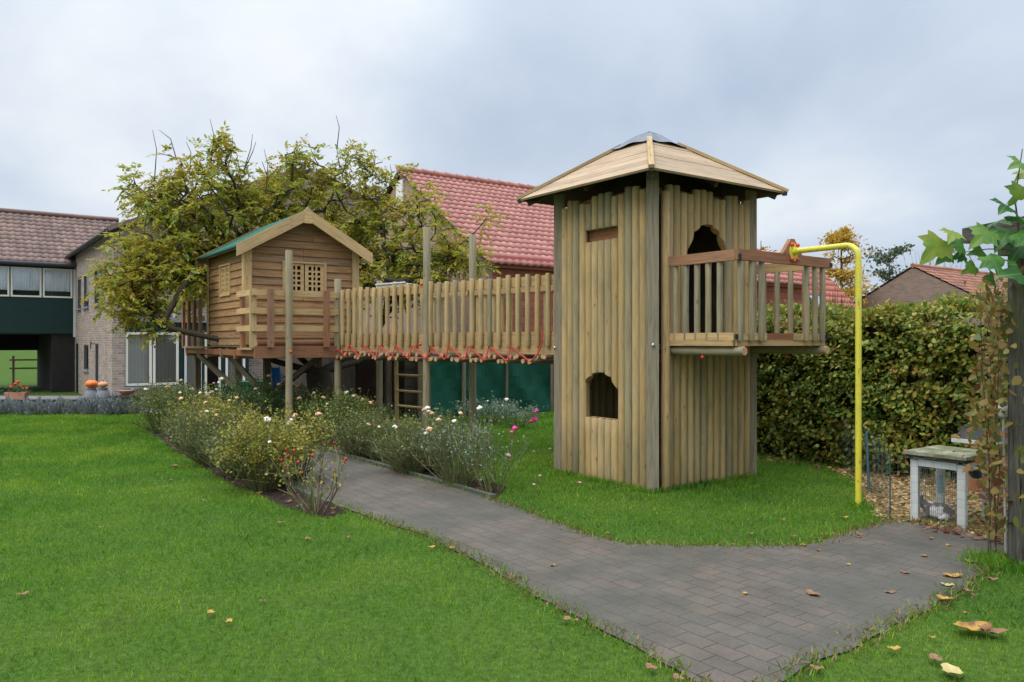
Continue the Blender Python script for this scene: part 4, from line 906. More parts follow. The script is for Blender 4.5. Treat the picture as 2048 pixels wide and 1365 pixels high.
tiles((-0.28, -0.25, BE - 0.14), (1, 0, 0), uv_, BLn + 0.5, slp, 0.20, 0.27, 0.022, 0.024, 'roof', 'pinktile', bn)
tiles((-0.28, BD + 0.25, BE - 0.14), (1, 0, 0), uv_ * np.array([1, -1, 1]), BLn + 0.5, slp, 0.20, 0.27, 0.022, 0.024, 'roof', 'pinktile', bn, 4)
m = MB()
for i in range(34): m.tube([(-0.28 + i * 0.35, BD / 2, BR + 0.05), (-0.28 + (i + 1) * 0.35, BD / 2, BR + 0.04)], [0.10, 0.085], 10)
m.build('ridge_tiles', 'pinktile', bn)
MB().beam((-0.2, -0.11, BE - 0.10), (BLn + 0.2, -0.11, BE - 0.10), 0.02, 0.26).build('eave_board', plain('pink_sarking', (0.48, 0.13, 0.12), 0.6, 0.15, 2), bn)
for s in (1,):
    MB().beam((-0.22, -0.15, BE - 0.09), (-0.22, BD / 2, BR - 0.0), 0.03, 0.12, up=(1, 0, 0)).build('verge_board', 'darkwood', bn)
    MB().beam((-0.22, BD + 0.15, BE - 0.09), (-0.22, BD / 2, BR - 0.0), 0.03, 0.12, up=(1, 0, 0)).build('verge_board', 'darkwood', bn)
MB().box((-0.21, BD / 2 + 0.02, 5.45), (0.05, 0.36, 0.62), grain=False).build('vent_panel', 'white', bn)
m = MB()
for (a, b_, c, d) in ((2.6, 3.5, 1.55, 2.5),): m.box(((a + b_) / 2, -0.02, (c + d) / 2), (b_ - a, 0.06, d - c), grain=False)
wf = m.build('window', 'white', bn); MB().box((3.05, -0.055, 2.02), (0.78, 0.01, 0.82), grain=False).build('pane', 'dark', wf)
# open shed against the gable and green net fence
sh = empty('shed', (-0.43, 17.3, 0), AR, 'low dark open lean-to shed against the barn gable under the bridge', 'shed')
MB().box((-1.45, 3.4, 1.58), (2.4, 7.0, 0.06)).build('roof', 'darkwood', sh)
for x, y in ((-2.55, 0.0), (-2.55, 1.6), (-2.55, 3.2), (-2.55, 5.0), (-2.55, 6.7)): MB().box((x, y, 0.6), (0.1, 0.1, 1.9)).build('post', 'darkwood', sh)
MB().box((-1.4, 6.85, 0.6), (2.3, 0.05, 1.9)).build('back_wall', 'darkwood', sh)
MB().box((-1.2, 0.05, 0.75), (1.9, 0.04, 1.6)).build('side_wall', 'darkwood', sh)
m = MB()
for i in range(38): m.box((-2.62, 1.45 + i * 0.145, 0.72), (0.025, 0.138, 1.66))
m.build('shade_planks', 'darkwood', sh)  # dark planks added to stand in for the shade inside the shed
nf = empty('net_fence', (-0.43, 17.3, 0), AR, 'dark green windbreak net fence hung in front of the barn wall', 'fence')
m = MB(); nxs = 60
for i in range(nxs):
    for j in range(6):
        def Q(i, j): x = -2.05 + i * 5.85 / nxs; return (x, -0.32 + 0.035 * math.sin(x * 5 + j) + 0.02 * math.sin(x * 13 + j * 2), 0.02 + j * 0.27 - (0.03 * math.sin(x * 2.3) if j == 5 else 0))
        q = [Q(i, j), Q(i + 1, j), Q(i + 1, j + 1), Q(i, j + 1)]; m.poly(q, sm=True)
m.build('net', 'net', nf)
for x in (-2.05, -1.0, 0.1, 1.35, 2.5, 3.75): MB().log((x, -0.40, -0.05), (x, -0.40, 1.45), 0.03 if x > -1 else 0.045, 8).build('post', 'rough', nf)

# ---------------- far houses at the right ----------------
def gable_house(name, loc, rz, ln, wd, ez, rz_, wallm, tilem, label, per=0.25, row=0.35, amp=0.02):
    h = empty(name, loc, rz, label, 'house')
    MB().box((ln / 2, wd / 2, ez / 2 - 0.3), (ln, wd, ez + 0.6), grain=False).build('wall', wallm, h)
    for x, t in ((0.0, -0.15), (ln, 0.15)): MB().prism([(x, -0.0, -0.5), (x, wd, -0.5), (x, wd, ez), (x, wd / 2, rz_ - 0.05), (x, 0, ez)], (t, 0, 0)).build('gable_wall', wallm, h)
    s = math.hypot(wd / 2 + 0.2, rz_ - ez + 0.1); u = np.array([0, wd / 2 + 0.2, rz_ - ez + 0.1]) / s
    tiles((-0.2, -0.2, ez - 0.08), (1, 0, 0), u, ln + 0.4, s, per, row, amp, 0.02, 'roof', tilem, h, 4)
    tiles((-0.2, wd + 0.2, ez - 0.08), (1, 0, 0), u * np.array([1, -1, 1]), ln + 0.4, s, per, row, amp, 0.02, 'roof', tilem, h, 4)
    MB().tube([(-0.2, wd / 2, rz_ + 0.03), (ln + 0.2, wd / 2, rz_ + 0.03)], 0.1, 8).build('ridge_tiles', tilem, h)
    return h
# red roof with skylight: right verge runs (1631,533)->(1712,625)
Y0 = 27.0; ev = at(1725, 640, Y0); 
h2 = gable_house('house', (ev[0] - dR[0] * 9, ev[1] - dR[1] * 9, 0), AR, 9.0, 4.3, ev[2] + 0.0, ev[2] + 2.25, 'barnbrick', 'redtile', 'red tiled house with a skylight seen behind the balcony railing', 0.3, 0.3, 0.006)
u = np.array([0, 2.35, 2.35]) / math.hypot(2.35, 2.35)
ez2 = ev[2]; base = np.array([6.35, -0.2, ez2 - 0.08]) + u * 0.15
nrm2 = np.array([0, -u[2], u[1]])
sk_ = MB(); A_ = base + nrm2 * 0.06
rotm = Matrix(((1, 0, 0), tuple(u), tuple(nrm2))).transposed()
sk_.box(Vector(A_ + np.array([0.45, 0, 0]) + u * 0.5), (0.75, 0.95, 0.12), rotm, False); skf = sk_.build('skylight', 'gutter', h2)
m = MB(); m.box(Vector(A_ + np.array([0.45, 0, 0]) + u * 0.5 + nrm2 * 0.075), (0.58, 0.76, 0.01), rotm, False); m.build('pane', plain('bright_glass', (0.6, 0.66, 0.7), 0.08, 0.1, 2, 1.0, metal=0.85), skf)
# brick gable house far right
ap3 = at(1830, 535, 33.0); ezf = ap3[2] - 4.0
gL = 14.5
h3 = gable_house('house', (ap3[0] - dL[0] * gL / 2, ap3[1] - dL[1] * gL / 2, 0), AR, 14, gL, ezf, ap3[2], 'farbrick', 'orangetile', 'brown brick gable house with orange tiled roof beyond the hedge', 0.25, 0.33, 0.02)

# ---------------- left house ----------------
hs = empty('brick_house', (-12.67, 25.0, -0.5), AR, 'beige brick two-storey house with garden windows, behind the tree', 'house')
# local x: along facing wall B to the right; local y: along wall A to the back; local z 0 = patio
HL, HD, HE, HR = 13.0, 9.9, 5.62, 8.4
def wall_with_holes(u0, u1, z0, z1, holes, fn, thick, name, mat, parent):
    us = sorted({u0, u1, *[h[0] for h in holes], *[h[1] for h in holes]}); zs = sorted({z0, z1, *[h[2] for h in holes], *[h[3] for h in holes]}); m = MB()
    for i in range(len(us) - 1):
        for j in range(len(zs) - 1):
            cu, cz = (us[i] + us[i + 1]) / 2, (zs[j] + zs[j + 1]) / 2
            if any(h[0] < cu < h[1] and h[2] < cz < h[3] for h in holes): continue
            m.poly([fn(us[i], zs[j], 0), fn(us[i + 1], zs[j], 0), fn(us[i + 1], zs[j + 1], 0), fn(us[i], zs[j + 1], 0)])
    for (a, b_, c, d) in holes:   # reveals
        for q in (((a, c), (b_, c)), ((b_, c), (b_, d)), ((b_, d), (a, d)), ((a, d), (a, c))):
            m.poly([fn(*q[0], 0), fn(*q[1], 0), fn(*q[1], -thick), fn(*q[0], -thick)])
    return m.build(name, mat, parent)
fA = lambda u, z, o: (-o, u, z); fB = lambda u, z, o: (u, -o, z)
holesA = [(3.0, 4.1, 3.4, 4.65), (5.45, 6.7, 3.4, 4.65), (7.4, 8.4, 3.4, 4.65), (3.2, 3.9, 0.6, 2.0), (5.5, 6.7, 1.0, 1.95), (8.2, 9.05, 0.0, 2.0)]
wallA = wall_with_holes(0, HD, -0.3, HE, holesA, fA, 0.07, 'side_wall', 'housebrick', hs)
def window(parent, f, a, b_, c, d, o=-0.12, fw_=0.07, mat='cream', back='curtain', mull=0, name='window', blind=False, backoff=0.05):
    m = MB()
    def bar(p0, p1, q0, q1, dep=0.06):
        c1 = Vector(f(p0, q0, o + dep)); c2 = Vector(f(p1, q1, o)); m.box((c1 + c2) / 2, [abs(v) for v in (c2 - c1)], grain=False)
    bar(a, b_, c, c + fw_); bar(a, b_, d - fw_, d); bar(a, a + fw_, c + fw_, d - fw_); bar(b_ - fw_, b_, c + fw_, d - fw_)
    w = m.build(name, mat, parent)
    MB().poly([f(a + fw_, c + fw_, o + 0.02), f(b_ - fw_, c + fw_, o + 0.02), f(b_ - fw_, d - fw_, o + 0.02), f(a + fw_, d - fw_, o + 0.02)]).build('pane', 'glass', w)
    m = MB(); nb_ = max(6, int((b_ - a) / 0.045)); us = np.linspace(a + fw_ * 0.5, b_ - fw_ * 0.5, nb_ + 1)
    for i in range(nb_):
        if blind: o0 = o - backoff + (0.0); o1 = o0 - 0.03
        else: o0 = o - backoff + 0.03 * (i % 2); o1 = o - backoff + 0.03 * ((i + 1) % 2)
        m.poly([f(us[i], c + fw_ * .5, o0), f(us[i + 1], c + fw_ * .5, o1), f(us[i + 1], d - fw_ * .5, o1), f(us[i], d - fw_ * .5, o0)])
    m.build('blind' if blind else 'curtain', back, w); return w
for i, (a, b_, c, d) in enumerate(holesA[:5]):
    w = window(wallA, fA, a, b_, c, d, o=-0.07, fw_=0.06, mat='gutter', back='dark' if i != 3 else 'dark'); MB().box((-0.02, (a + b_) / 2, c - 0.04), (0.12, b_ - a + 0.12, 0.07), grain=False).build('sill', 'stone', w)
MB().box((0.05, 8.62, 1.0), (0.06, 0.85, 2.0), grain=False).build('door', 'dgreen', wallA)
# gable wall B upper + ground-floor bay
MB().prism([(0.0, 0.001, 2.6), (HL, 0.001, 2.6), (HL, 0.001, HE), (HL / 2, 0.001, HR), (0, 0.001, HE)], (0, 0.15, 0)).build('gable_wall', 'housebrick', hs)
m = MB(); m.box((2.2, -0.04, 3.10), (0.9, 0.05, 1.0), grain=False); m.build('upper_window', 'cream', hs)
MB().box((2.2, -0.07, 3.1), (0.76, 0.02, 0.86), grain=False).build('upper_pane', MT['glass'], hs)
MB().box((4.0, -0.30, 2.78), (7.2, 0.75, 0.14), grain=False).build('ledge', 'stone', hs)
for c_, sz_ in (((0.02, -0.30, 1.2), (0.36, 0.62, 3.0)), ((1.1, -0.38, 0.12), (1.47, 0.44, 0.96)), ((5.9, 0.04, 1.1), (3.4, 0.2, 3.1)), ((3.9, -0.4, 0.1), (0.5, 0.4, 0.9))): MB().box(c_, sz_, grain=False).build('lower_wall', 'housebrick', hs)
fC = lambda u, z, o: (u, -0.58 - o, z)
MB().box((1.9, -0.42, 2.52), (3.4, 0.30, 0.36), grain=False).build('fascia', 'dgreen', hs)
MB().box((1.1, -0.62, 0.62), (1.85, 0.25, 0.06), grain=False).build('sill', 'stone', hs)
for a, b_ in ((0.22, 0.99), (1.02, 1.80)): window(hs, fC, a, b_, 0.68, 2.38, o=-0.06, fw_=0.075, back='blind', blind=True)
for a, b_ in ((1.98, 2.52),): window(hs, fC, a, b_, -0.02, 2.38, o=-0.06, fw_=0.07, mat='pvc', back='blind', name='glass_door')
for a, b_ in ((2.62, 3.14),): window(hs, fC, a, b_, -0.02, 2.38, o=-0.06, fw_=0.07, back='dark', name='glass_door')
for a, b_ in ((3.30, 3.95),): window(hs, fC, a, b_, 0.60, 2.38, o=-0.06, fw_=0.07, mat='white', back='blind')
for x in (1.005, 1.885, 2.57, 3.22, 4.02): MB().box((x, -0.50, 1.18), (0.12 if x > 1.1 else 0.02, 0.12, 2.4), grain=False).build('pillar', 'dgreen', hs)
MB().box((2.1, 1.6, 1.2), (4.2, 0.05, 2.6), grain=False).build('room_wall', 'dark', hs)
# roof over the gable
s = math.hypot(HL / 2, HR - HE); u = np.array([HL / 2, 0, HR - HE]) / s
m = MB()
tiles((-0.25, -0.3, HE - 0.05), (0, 1, 0), u, HD + 0.4, s, 0.25, 0.33, 0.03, 0.02, 'roof', 'browntile', hs, 5)
tiles((HL + 0.25, -0.3, HE - 0.05), (0, 1, 0), u * np.array([-1, 1, 1]), HD + 0.4, s, 0.25, 0.33, 0.03, 0.02, 'roof', 'browntile', hs, 5)
for i in range(20): 
    a = np.array([-0.25, -0.33, HE + 0.0]) + u * (i * 0.35); m.beam(a, a + u * 0.34 + np.array([0, 0, 0.02]), 0.12, 0.14, up=(0, 0, 1))
m.build('verge_tiles', 'browntile', hs)
m = MB(); m.tube([(-0.28, -0.3, HE - 0.06), (-0.28, HD, HE - 0.06)], 0.075, 10); m.build('gutter', 'gutter', hs)
MB().beam((-0.10, -0.18, HE - 0.02), (HL / 2, -0.18, HR - 0.05), 0.03, 0.16).build('barge_board', 'gutter', hs)
m = MB(); m.box((-0.25, 3.1, 1.95), (0.02, 0.10, 0.25), grain=False); m.box((-0.13, 3.1, 2.0), (0.24, 0.02, 0.02), grain=False); wl = m.build('wall_lamp', 'black', hs)
MB().box((-0.06, 0.6, 5.05), (0.12, 0.16, 0.2), grain=False).build('floodlight', 'white', hs)
# link building with window band and passage
lk = empty('link_building', (-12.67 + dL[0] * 9.1, 25.0 + dL[1] * 9.1, 1.6 - 2.1 * 1.073), AR, 'brown tiled passage wing with three curtained windows above dark green cladding', 'building')
LL = 12.0; e0 = 4.95; lk.scale = (1.073,) * 3
# local x negative = towards the left
MB().box((-LL / 2, 0.15, (2.42 + e0) / 2 - 0.5), (LL, 0.3, 1.60), grain=False).build('cladding', 'dgreen', lk)
MB().box((-LL / 2, 2.9, 2.42), (LL, 5.4, 0.14), grain=False).build('passage_ceiling', 'dark', lk)
for i in range(12):
    b_ = -0.10 - i * 1.02; a = b_ - 0.98
    if a < -LL: break
    window(lk, lambda u, z, o: (u, 0.0 - o, z), a, b_, 3.74, 4.86, o=-0.02, fw_=0.06, back='curtain')
MB().box((-LL / 2, 0.5, 4.3), (LL, 0.05, 1.3), grain=False).build('room_wall', 'dark', lk)
MB().box((-LL / 2, 0.05, 4.90), (LL, 0.2, 0.12), grain=False).build('head_board', 'dgreen', lk)
MB().box((-0.39, 2.9, 0.9), (0.78, 5.6, 3.0), grain=False).build('passage_wall', 'dark', lk); MB().box((-LL / 2, 5.6, 2.03), (LL, 0.2, 0.66), grain=False).build('lintel', 'dark', lk)
MB().box((-9.2, 2.9, 0.9), (1.2, 5.6, 3.0), grain=False).build('passage_wall', 'dark', lk)
MB().box((-0.02, -0.04, 3.55), (0.10, 0.10, 2.6), grain=False).build('downpipe', 'pvc', lk)
s = math.hypot(3.3, 2.2); u = np.array([0, 3.3, 2.2]) / s
tiles((-LL, -0.3, e0 + 0.1), (1, 0, 0), u, LL + 2.0, s, 0.25, 0.33, 0.03, 0.022, 'roof', 'browntile', lk, 6)
tiles((-LL, 6.3, e0 + 0.1), (1, 0, 0), u * np.array([1, -1, 1]), LL + 1.0, s, 0.25, 0.33, 0.03, 0.022, 'roof', 'browntile', lk, 4)
MB().tube([(-LL, 3.0, e0 + 2.35), (2.0, 3.0, e0 + 2.35)], 0.11, 10).build('ridge_tiles', 'browntile', lk)
MB().tube([(-LL, -0.38, e0 + 0.02), (0.0, -0.38, e0 + 0.02)], 0.075, 10).build('gutter', 'gutter', lk)

# low garden wall with lavender
gw = empty('garden_wall', (-9.8, 17.25, 0), 0, 'low brick garden wall with dark coping at the far edge of the lawn', 'wall')
MB().box((-1.2, 0.25, -0.07), (4.6, 0.22, 0.64), grain=False).build('brickwork', 'housebrick', gw)
MB().box((-1.2, 0.25, 0.275), (4.7, 0.30, 0.05), grain=False).build('coping', 'gutter', gw)
MB().box((1.25, 0.15, 0.03), (0.42, 0.42, 0.66), grain=False).build('pier', 'housebrick', gw); MB().box((1.25, 0.15, 0.38), (0.52, 0.52, 0.05), grain=False).build('pier_cap', 'gutter', gw)
def bushball(name, loc, r, n, ll, lw, mat, label, cat, group=None, sc=(1, 1, 1), stem=True, upd=0.5, stemmat='twig'):
    o = empty(name, loc, 0, label, cat, group); P = unit(rng.normal(size=(n, 3))); P[:, 2] = np.abs(P[:, 2]); P = P * (r * rng.random(n) ** 0.35 * (0.8 + 0.25 * np.sin(P[:, 0] * 7 + P[:, 1] * 5)))[:, None] * np.array(sc)
    V, F = leaves(P, ll, lw, D=unit(P + 1e-6) + np.array([0, 0, upd]), spread=0.6); fastmesh('foliage', V, F, mat, o)
    if stem:
        m = MB()
        for i in range(10): q = P[i] * 0.9; m.tube([(0, 0, 0), tuple(q * 0.5 + np.array([0, 0, .02])), tuple(q)], [0.012, 0.008, 0.004], 4, caps=False)
        m.build('stems', stemmat, o)
    return o
LV = ['lavender bush at the left end of the wall row, left of the planter', 'lavender bush just left of the geranium planter', 'lavender bush directly below the geranium planter', 'lavender bush just right of the geranium planter', 'lavender bush fifth from the left along the low wall', 'lavender bush in the middle of the low wall row', 'lavender bush left of the pumpkin urns', 'lavender bush in front of the orange pumpkin urn', 'lavender bush in front of the pale pumpkin urn', 'lavender bush between the pumpkin urns and the bowl pier', 'lavender bush at the right end of the row beside the bowl pier']
for i in range(11):
    x = -12.2 + i * 0.38
    bushball('lavender_bush', (x + random.uniform(-.05, .05), 17.12 + random.uniform(-0.08, 0.06), 0.0), 0.36, 1100, 0.085, 0.018, 'lavender', 'grey ' + LV[i], 'lavender', 'lavender bushes along the garden wall', (0.95, 0.8, random.uniform(0.95, 1.2)))
# planter with geraniums
pb = empty('flower_planter', (-11.05, 17.5, 0.30), 0, 'terracotta planter box with red geraniums on the garden wall', 'planter')
m = MB(); m.prism([(-0.24, -0.1, 0), (0.24, -0.1, 0), (0.3, -0.1, 0.2), (-0.3, -0.1, 0.2)], (0, 0.2, 0)); m.build('box', 'terracotta', pb)
P = rng.normal(size=(220, 3)) * np.array([0.16, 0.05, 0.06]) + np.array([0, 0, 0.26]); V, F = leaves(P, 0.06, 0.045); fastmesh('leaves', V, F, 'rosegreen', pb)
pb.scale = (0.8, 0.8, 0.8)
for q in ((-0.05, 0, 0.42), (0.12, 0, 0.36), (0.05, -0.02, 0.48), (0.28, 0.0, 0.3), (-0.16, 0, 0.34)): MB().ball(q, 0.045, 8, 5).build('flower', 'geranium', pb)
# bowl on pier, pumpkins on urns
m = MB(); m.tube([(0, 0, 0), (0, 0, 0.03), (0, 0, 0.07), (0, 0, 0.1)], [0.09, 0.12, 0.17, 0.18], 16); tag(m.build('plant_bowl', 'terracotta', None, (-8.55, 17.4, 0.405)), 'flat brown terracotta bowl on the end pier of the low garden wall', 'bowl')
for i, (x, m_, lab) in enumerate(((-9.62, 'pumpkin', 'bright orange pumpkin on a round grey urn by the house wall'), (-9.36, 'pumpkin_pale', 'smaller pale orange pumpkin on a round grey urn by the house wall'))):
    u_ = empty('urn', (x, 17.95, 0.0), 0, ('round grey urn under the bright orange pumpkin' if i == 0 else 'round grey urn under the pale pumpkin'), 'urn', 'grey urns with pumpkins')
    MB().tube([(0, 0, -0.2), (0, 0, 0.1), (0, 0, 0.3), (0, 0, 0.44), (0, 0, 0.50), (0, 0, 0.52)], [0.08, 0.13, 0.16, 0.13, 0.09, 0.10], 16).build('body', 'stone', u_)
    m = MB(); m.tube([(0, 0, 0.515), (0, 0, 0.53)], [0.115, 0.115], 16); m.build('rim', 'stone', u_)
    pk = empty('pumpkin', (x, 17.95, 0.53), 0, lab, 'pumpkin', 'pumpkins on the urns'); r = 0.125 if i == 0 else 0.10
    MB().ball((0, 0, r * 0.72), r, 24, 10, (1.15, 1.15, 0.75), fn=lambda t, p: 1 - 0.06 * abs(math.cos(4 * p))).build('body', m_, pk); MB().tube([(0, 0, r * 1.35), (0.01, 0, r * 1.6)], [0.015, 0.01], 6).build('stalk', 'twig', pk)
# things by the house: wheelie bin, blue tarp roll, shrubs
wb = empty('wheelie_bin', (*at(506, 760, 20.5)[:2], -0.49), R_(20), 'dark green wheelie bin with lid standing under the tree house by the brick wall', 'bin')
m = MB(); m.prism([(-0.25, -0.28, 0.06), (0.25, -0.28, 0.06), (0.29, -0.32, 0.95), (-0.29, -0.32, 0.95)], (0, 0.58, 0)); m.build('body', 'bin', wb); MB().box((0, 0, 1.0), (0.64, 0.70, 0.08), grain=False).build('lid', 'bin', wb)
for s in (-0.3, 0.3): MB().tube([(s - 0.02, 0.25, 0.1), (s + 0.02, 0.25, 0.1)], 0.1, 12).build('wheel', 'black', wb)
q = at(555, 755, 17.0); sl_ = empty('blue_slide', (q[0], q[1], 0), R_(120), 'bright blue plastic slide piece leaning below the tree house', 'slide')
m = MB()
for i in range(8):
    t0, t1 = i / 8, (i + 1) / 8
    for a_, b2 in ((-0.2, -0.14), (-0.14, 0.14), (0.14, 0.2)):
        h0 = 0.12 if a_ == -0.2 else 0; h1 = 0.12 if b2 == 0.2 else 0
        def QQ(t, y, h): return (t * 0.4 - 0.2, y * 0.5, 0.02 + 1.0 * t ** 1.3 + h)
        m.poly([QQ(t0, a_, h0), QQ(t0, b2, h1), QQ(t1, b2, h1), QQ(t1, a_, h0)], sm=True); m.poly([QQ(t0, a_, h0 - .015), QQ(t1, a_, h0 - .015), QQ(t1, b2, h1 - .015), QQ(t0, b2, h1 - .015)], sm=True)
m.build('chute', 'blue', sl_)
q = at(455, 800, 19.0); bushball('potted_shrub', (q[0], q[1], -0.2), 0.55, 1600, 0.07, 0.035, 'shrub', 'rounded yellow-green shrub in front of the house windows below the deck', 'shrub')
q = at(603, 800, 18.0); bushball('conifer_shrub', (q[0], q[1], -0.3), 0.5, 2200, 0.08, 0.02, 'conifer', 'dark green conifer shrub beside the tree trunk', 'shrub', sc=(0.8, 0.8, 1.7))
q = at(300, 850, 16.2)
# ---------------- hedge ----------------
h0 = np.array([3.4, 11.1]); hd = np.array([0.588, -0.809]); hn = np.array([0.809, 0.588])
hg = empty('beech_hedge', (3.4, 11.1, 0), R_(-54), 'long clipped beech hedge with green and yellow leaves along the garden edge', 'hedge')
n = 84000; face = rng.random(n); U = rng.uniform(-2.2, 7.0, n); Zt = 1.93 + 0.05 * np.sin(U * 3) + 0.03 * np.sin(U * 7.7)
Zz = rng.random(n) ** 0.9 * Zt; Vv = 0.09 * rng.normal(size=n) + 0.10 * np.sin(U * 2.3 + Zz * 2) + 0.07 * np.sin(U * 6 + Zz * 5) * np.sin(Zz * 7 + U); topm = face > 0.80
Vv[topm] = rng.uniform(0, 0.75, topm.sum()); Zz[topm] = Zt[topm] + rng.normal(size=topm.sum()) * 0.05
strag = (face > 0.775) & (face <= 0.80); Vv[strag] = rng.uniform(0, .6, strag.sum()); Zz[strag] = Zt[strag] + rng.random(strag.sum()) ** 2 * 0.16
# thin out the bottom
clump = np.sin(U * 9.1 + np.sin(Zz * 8) * 1.5) * np.sin(Zz * 11 + np.sin(U * 5) * 2); keep = (rng.random(n) < np.clip(0.35 + Zz / 0.6, 0, 1)) & ((rng.random(n) < 0.72 + 0.7 * clump) | topm); U, Vv, Zz, topm = U[keep], Vv[keep], Zz[keep], topm[keep]
D = np.tile([0.25, -0.8, -0.5], (len(U), 1)); D[topm] = [0.3, -0.5, 0.5]
V, F = leaves(np.stack([U, Vv, Zz], 1), 0.062, 0.043, D, spread=0.85, up=(0, -0.75, 0.65), jit=0.45, six=True); fastmesh('foliage', V, F, 'hedge', hg)
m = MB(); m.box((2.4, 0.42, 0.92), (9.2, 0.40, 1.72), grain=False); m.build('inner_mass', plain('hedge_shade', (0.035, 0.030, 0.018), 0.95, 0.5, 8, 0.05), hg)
m = MB()
for i in range(70): x = -2.1 + i * 0.13; m.tube([(x, 0.3, 0), (x + random.uniform(-.1, .1), 0.2, 0.6), (x + random.uniform(-.2, .2), 0.08, 1.3)], [0.014, 0.01, 0.005], 5, caps=False)
for i in range(60): x = random.uniform(-2, 6.8); m.tube([(x, 0.3, 1.6), (x + random.uniform(-.05, .05), random.uniform(0.1, .5), random.uniform(1.95, 2.12))], [0.005, 0.003], 4, caps=False)
m.build('stems', 'twig', hg)

# ---------------- hutch, fence, rabbit ----------------
hu = empty('rabbit_hutch', (3.57, 7.03, 0), R_(-54), 'weathered white framed wire rabbit hutch with mossy slab top', 'hutch')
w, d, h = 0.46, 0.52, 0.62
for x in (0.03, w - 0.03):
    for y in (0.03, d - 0.03): MB().box((x, y, h / 2 - 0.04), (0.066, 0.045, h - 0.08)).build('leg', 'hutchwhite', hu)
for y in (0.027, d - 0.027): MB().box((w / 2, y, h - 0.10), (w - 0.134, 0.04, 0.06)).build('rail', 'hutchwhite', hu)
for x in (0.02, w - 0.02): MB().box((x, d / 2, h - 0.10), (0.035, d - 0.11, 0.06)).build('rail', 'hutchwhite', hu)
m = MB(); m.box((w / 2, d / 2, h - 0.04), (w + 0.05, d + 0.08, 0.018), grain=False); m.build('slab', 'black', hu)
m = MB(); m.box((w / 2, d / 2, h - 0.015), (w + 0.07, d + 0.10, 0.03), grain=False); m.build('top_slab', 'slab', hu)
m = MB()
for i in range(19): x = 0.07 + i * (w - 0.14) / 18; m.box((x, 0.02, 0.26), (0.0022, 0.0022, 0.5), grain=False)
for j in range(8): m.box((w / 2, 0.0235, 0.03 + j * 0.065), (w - 0.13, 0.0022, 0.0022), grain=False)
m.build('wire_front', 'wire', hu)
# second hutch
h2_ = empty('nest_box', (4.85, 8.35, 0), R_(-54), 'small wooden pet house with dark felt pitched roof behind the hutch', 'pet house')
MB().box((0.2, 0.2, 0.27), (0.42, 0.4, 0.54)).build('body', 'rail', h2_)
m = MB(); m.prism([(-0.1, -0.1, 0.55), (0.5, -0.1, 0.55), (0.5, 0.2, 0.68), (-0.1, 0.2, 0.68)], (0, 0, 0.02)); m.prism([(-0.1, 0.5, 0.55), (0.5, 0.5, 0.55), (0.5, 0.2, 0.68), (-0.1, 0.2, 0.68)], (0, 0, 0.02)); m.build('roof', 'gutter', h2_)
MB().beam((-0.11, -0.115, 0.545), (0.51, -0.115, 0.545), 0.02, 0.04).build('roof_trim', 'hutchwhite', h2_)
# bottle, bowl, rabbit
bo = empty('water_bottle', (3.93, 7.20, 0.20), 0, 'pale blue and white water bottle inside the rabbit hutch', 'bottle'); MB().tube([(0, 0, 0), (0.005, 0, 0.02), (-0.01, 0, 0.14), (-0.012, 0, 0.17)], [0.012, 0.03, 0.033, 0.03], 12).build('body', 'bluepale', bo); MB().tube([(-0.012, 0, 0.17), (-0.014, 0, 0.20)], 0.031, 12).build('cap', 'white', bo)
m = MB(); m.tube([(0, 0, 0), (0, 0, 0.02), (0, 0, 0.08)], [0.05, 0.07, 0.09], 14, mi=0); tag(m.build('feed_bowl', 'teal', None, (4.25, 7.15, 0.35)), 'dark teal feed bowl hanging beside the hutch', 'bowl')
def skinned(name, verts, edges, radii, mat, parent, sub=2):
    me = bpy.data.meshes.new(name); me.from_pydata(verts, edges, []); me.materials.append(MT[mat]); o = bpy.data.objects.new(name, me); COL.objects.link(o); o.parent = parent
    sk = o.modifiers.new('skin', 'SKIN'); 
    if not me.skin_vertices: me.attributes  # layer is created with the modifier
    for v, r in zip(me.skin_vertices[0].data, radii): v.radius = (r, r) if not isinstance(r, tuple) else r
    me.skin_vertices[0].data[0].use_root = True
    ss = o.modifiers.new('sub', 'SUBSURF'); ss.levels = sub; ss.render_levels = sub; return o
rb = empty('rabbit', (3.80, 6.99, 0.012), R_(150), 'white and grey rabbit sitting on straw inside the hutch', 'rabbit')
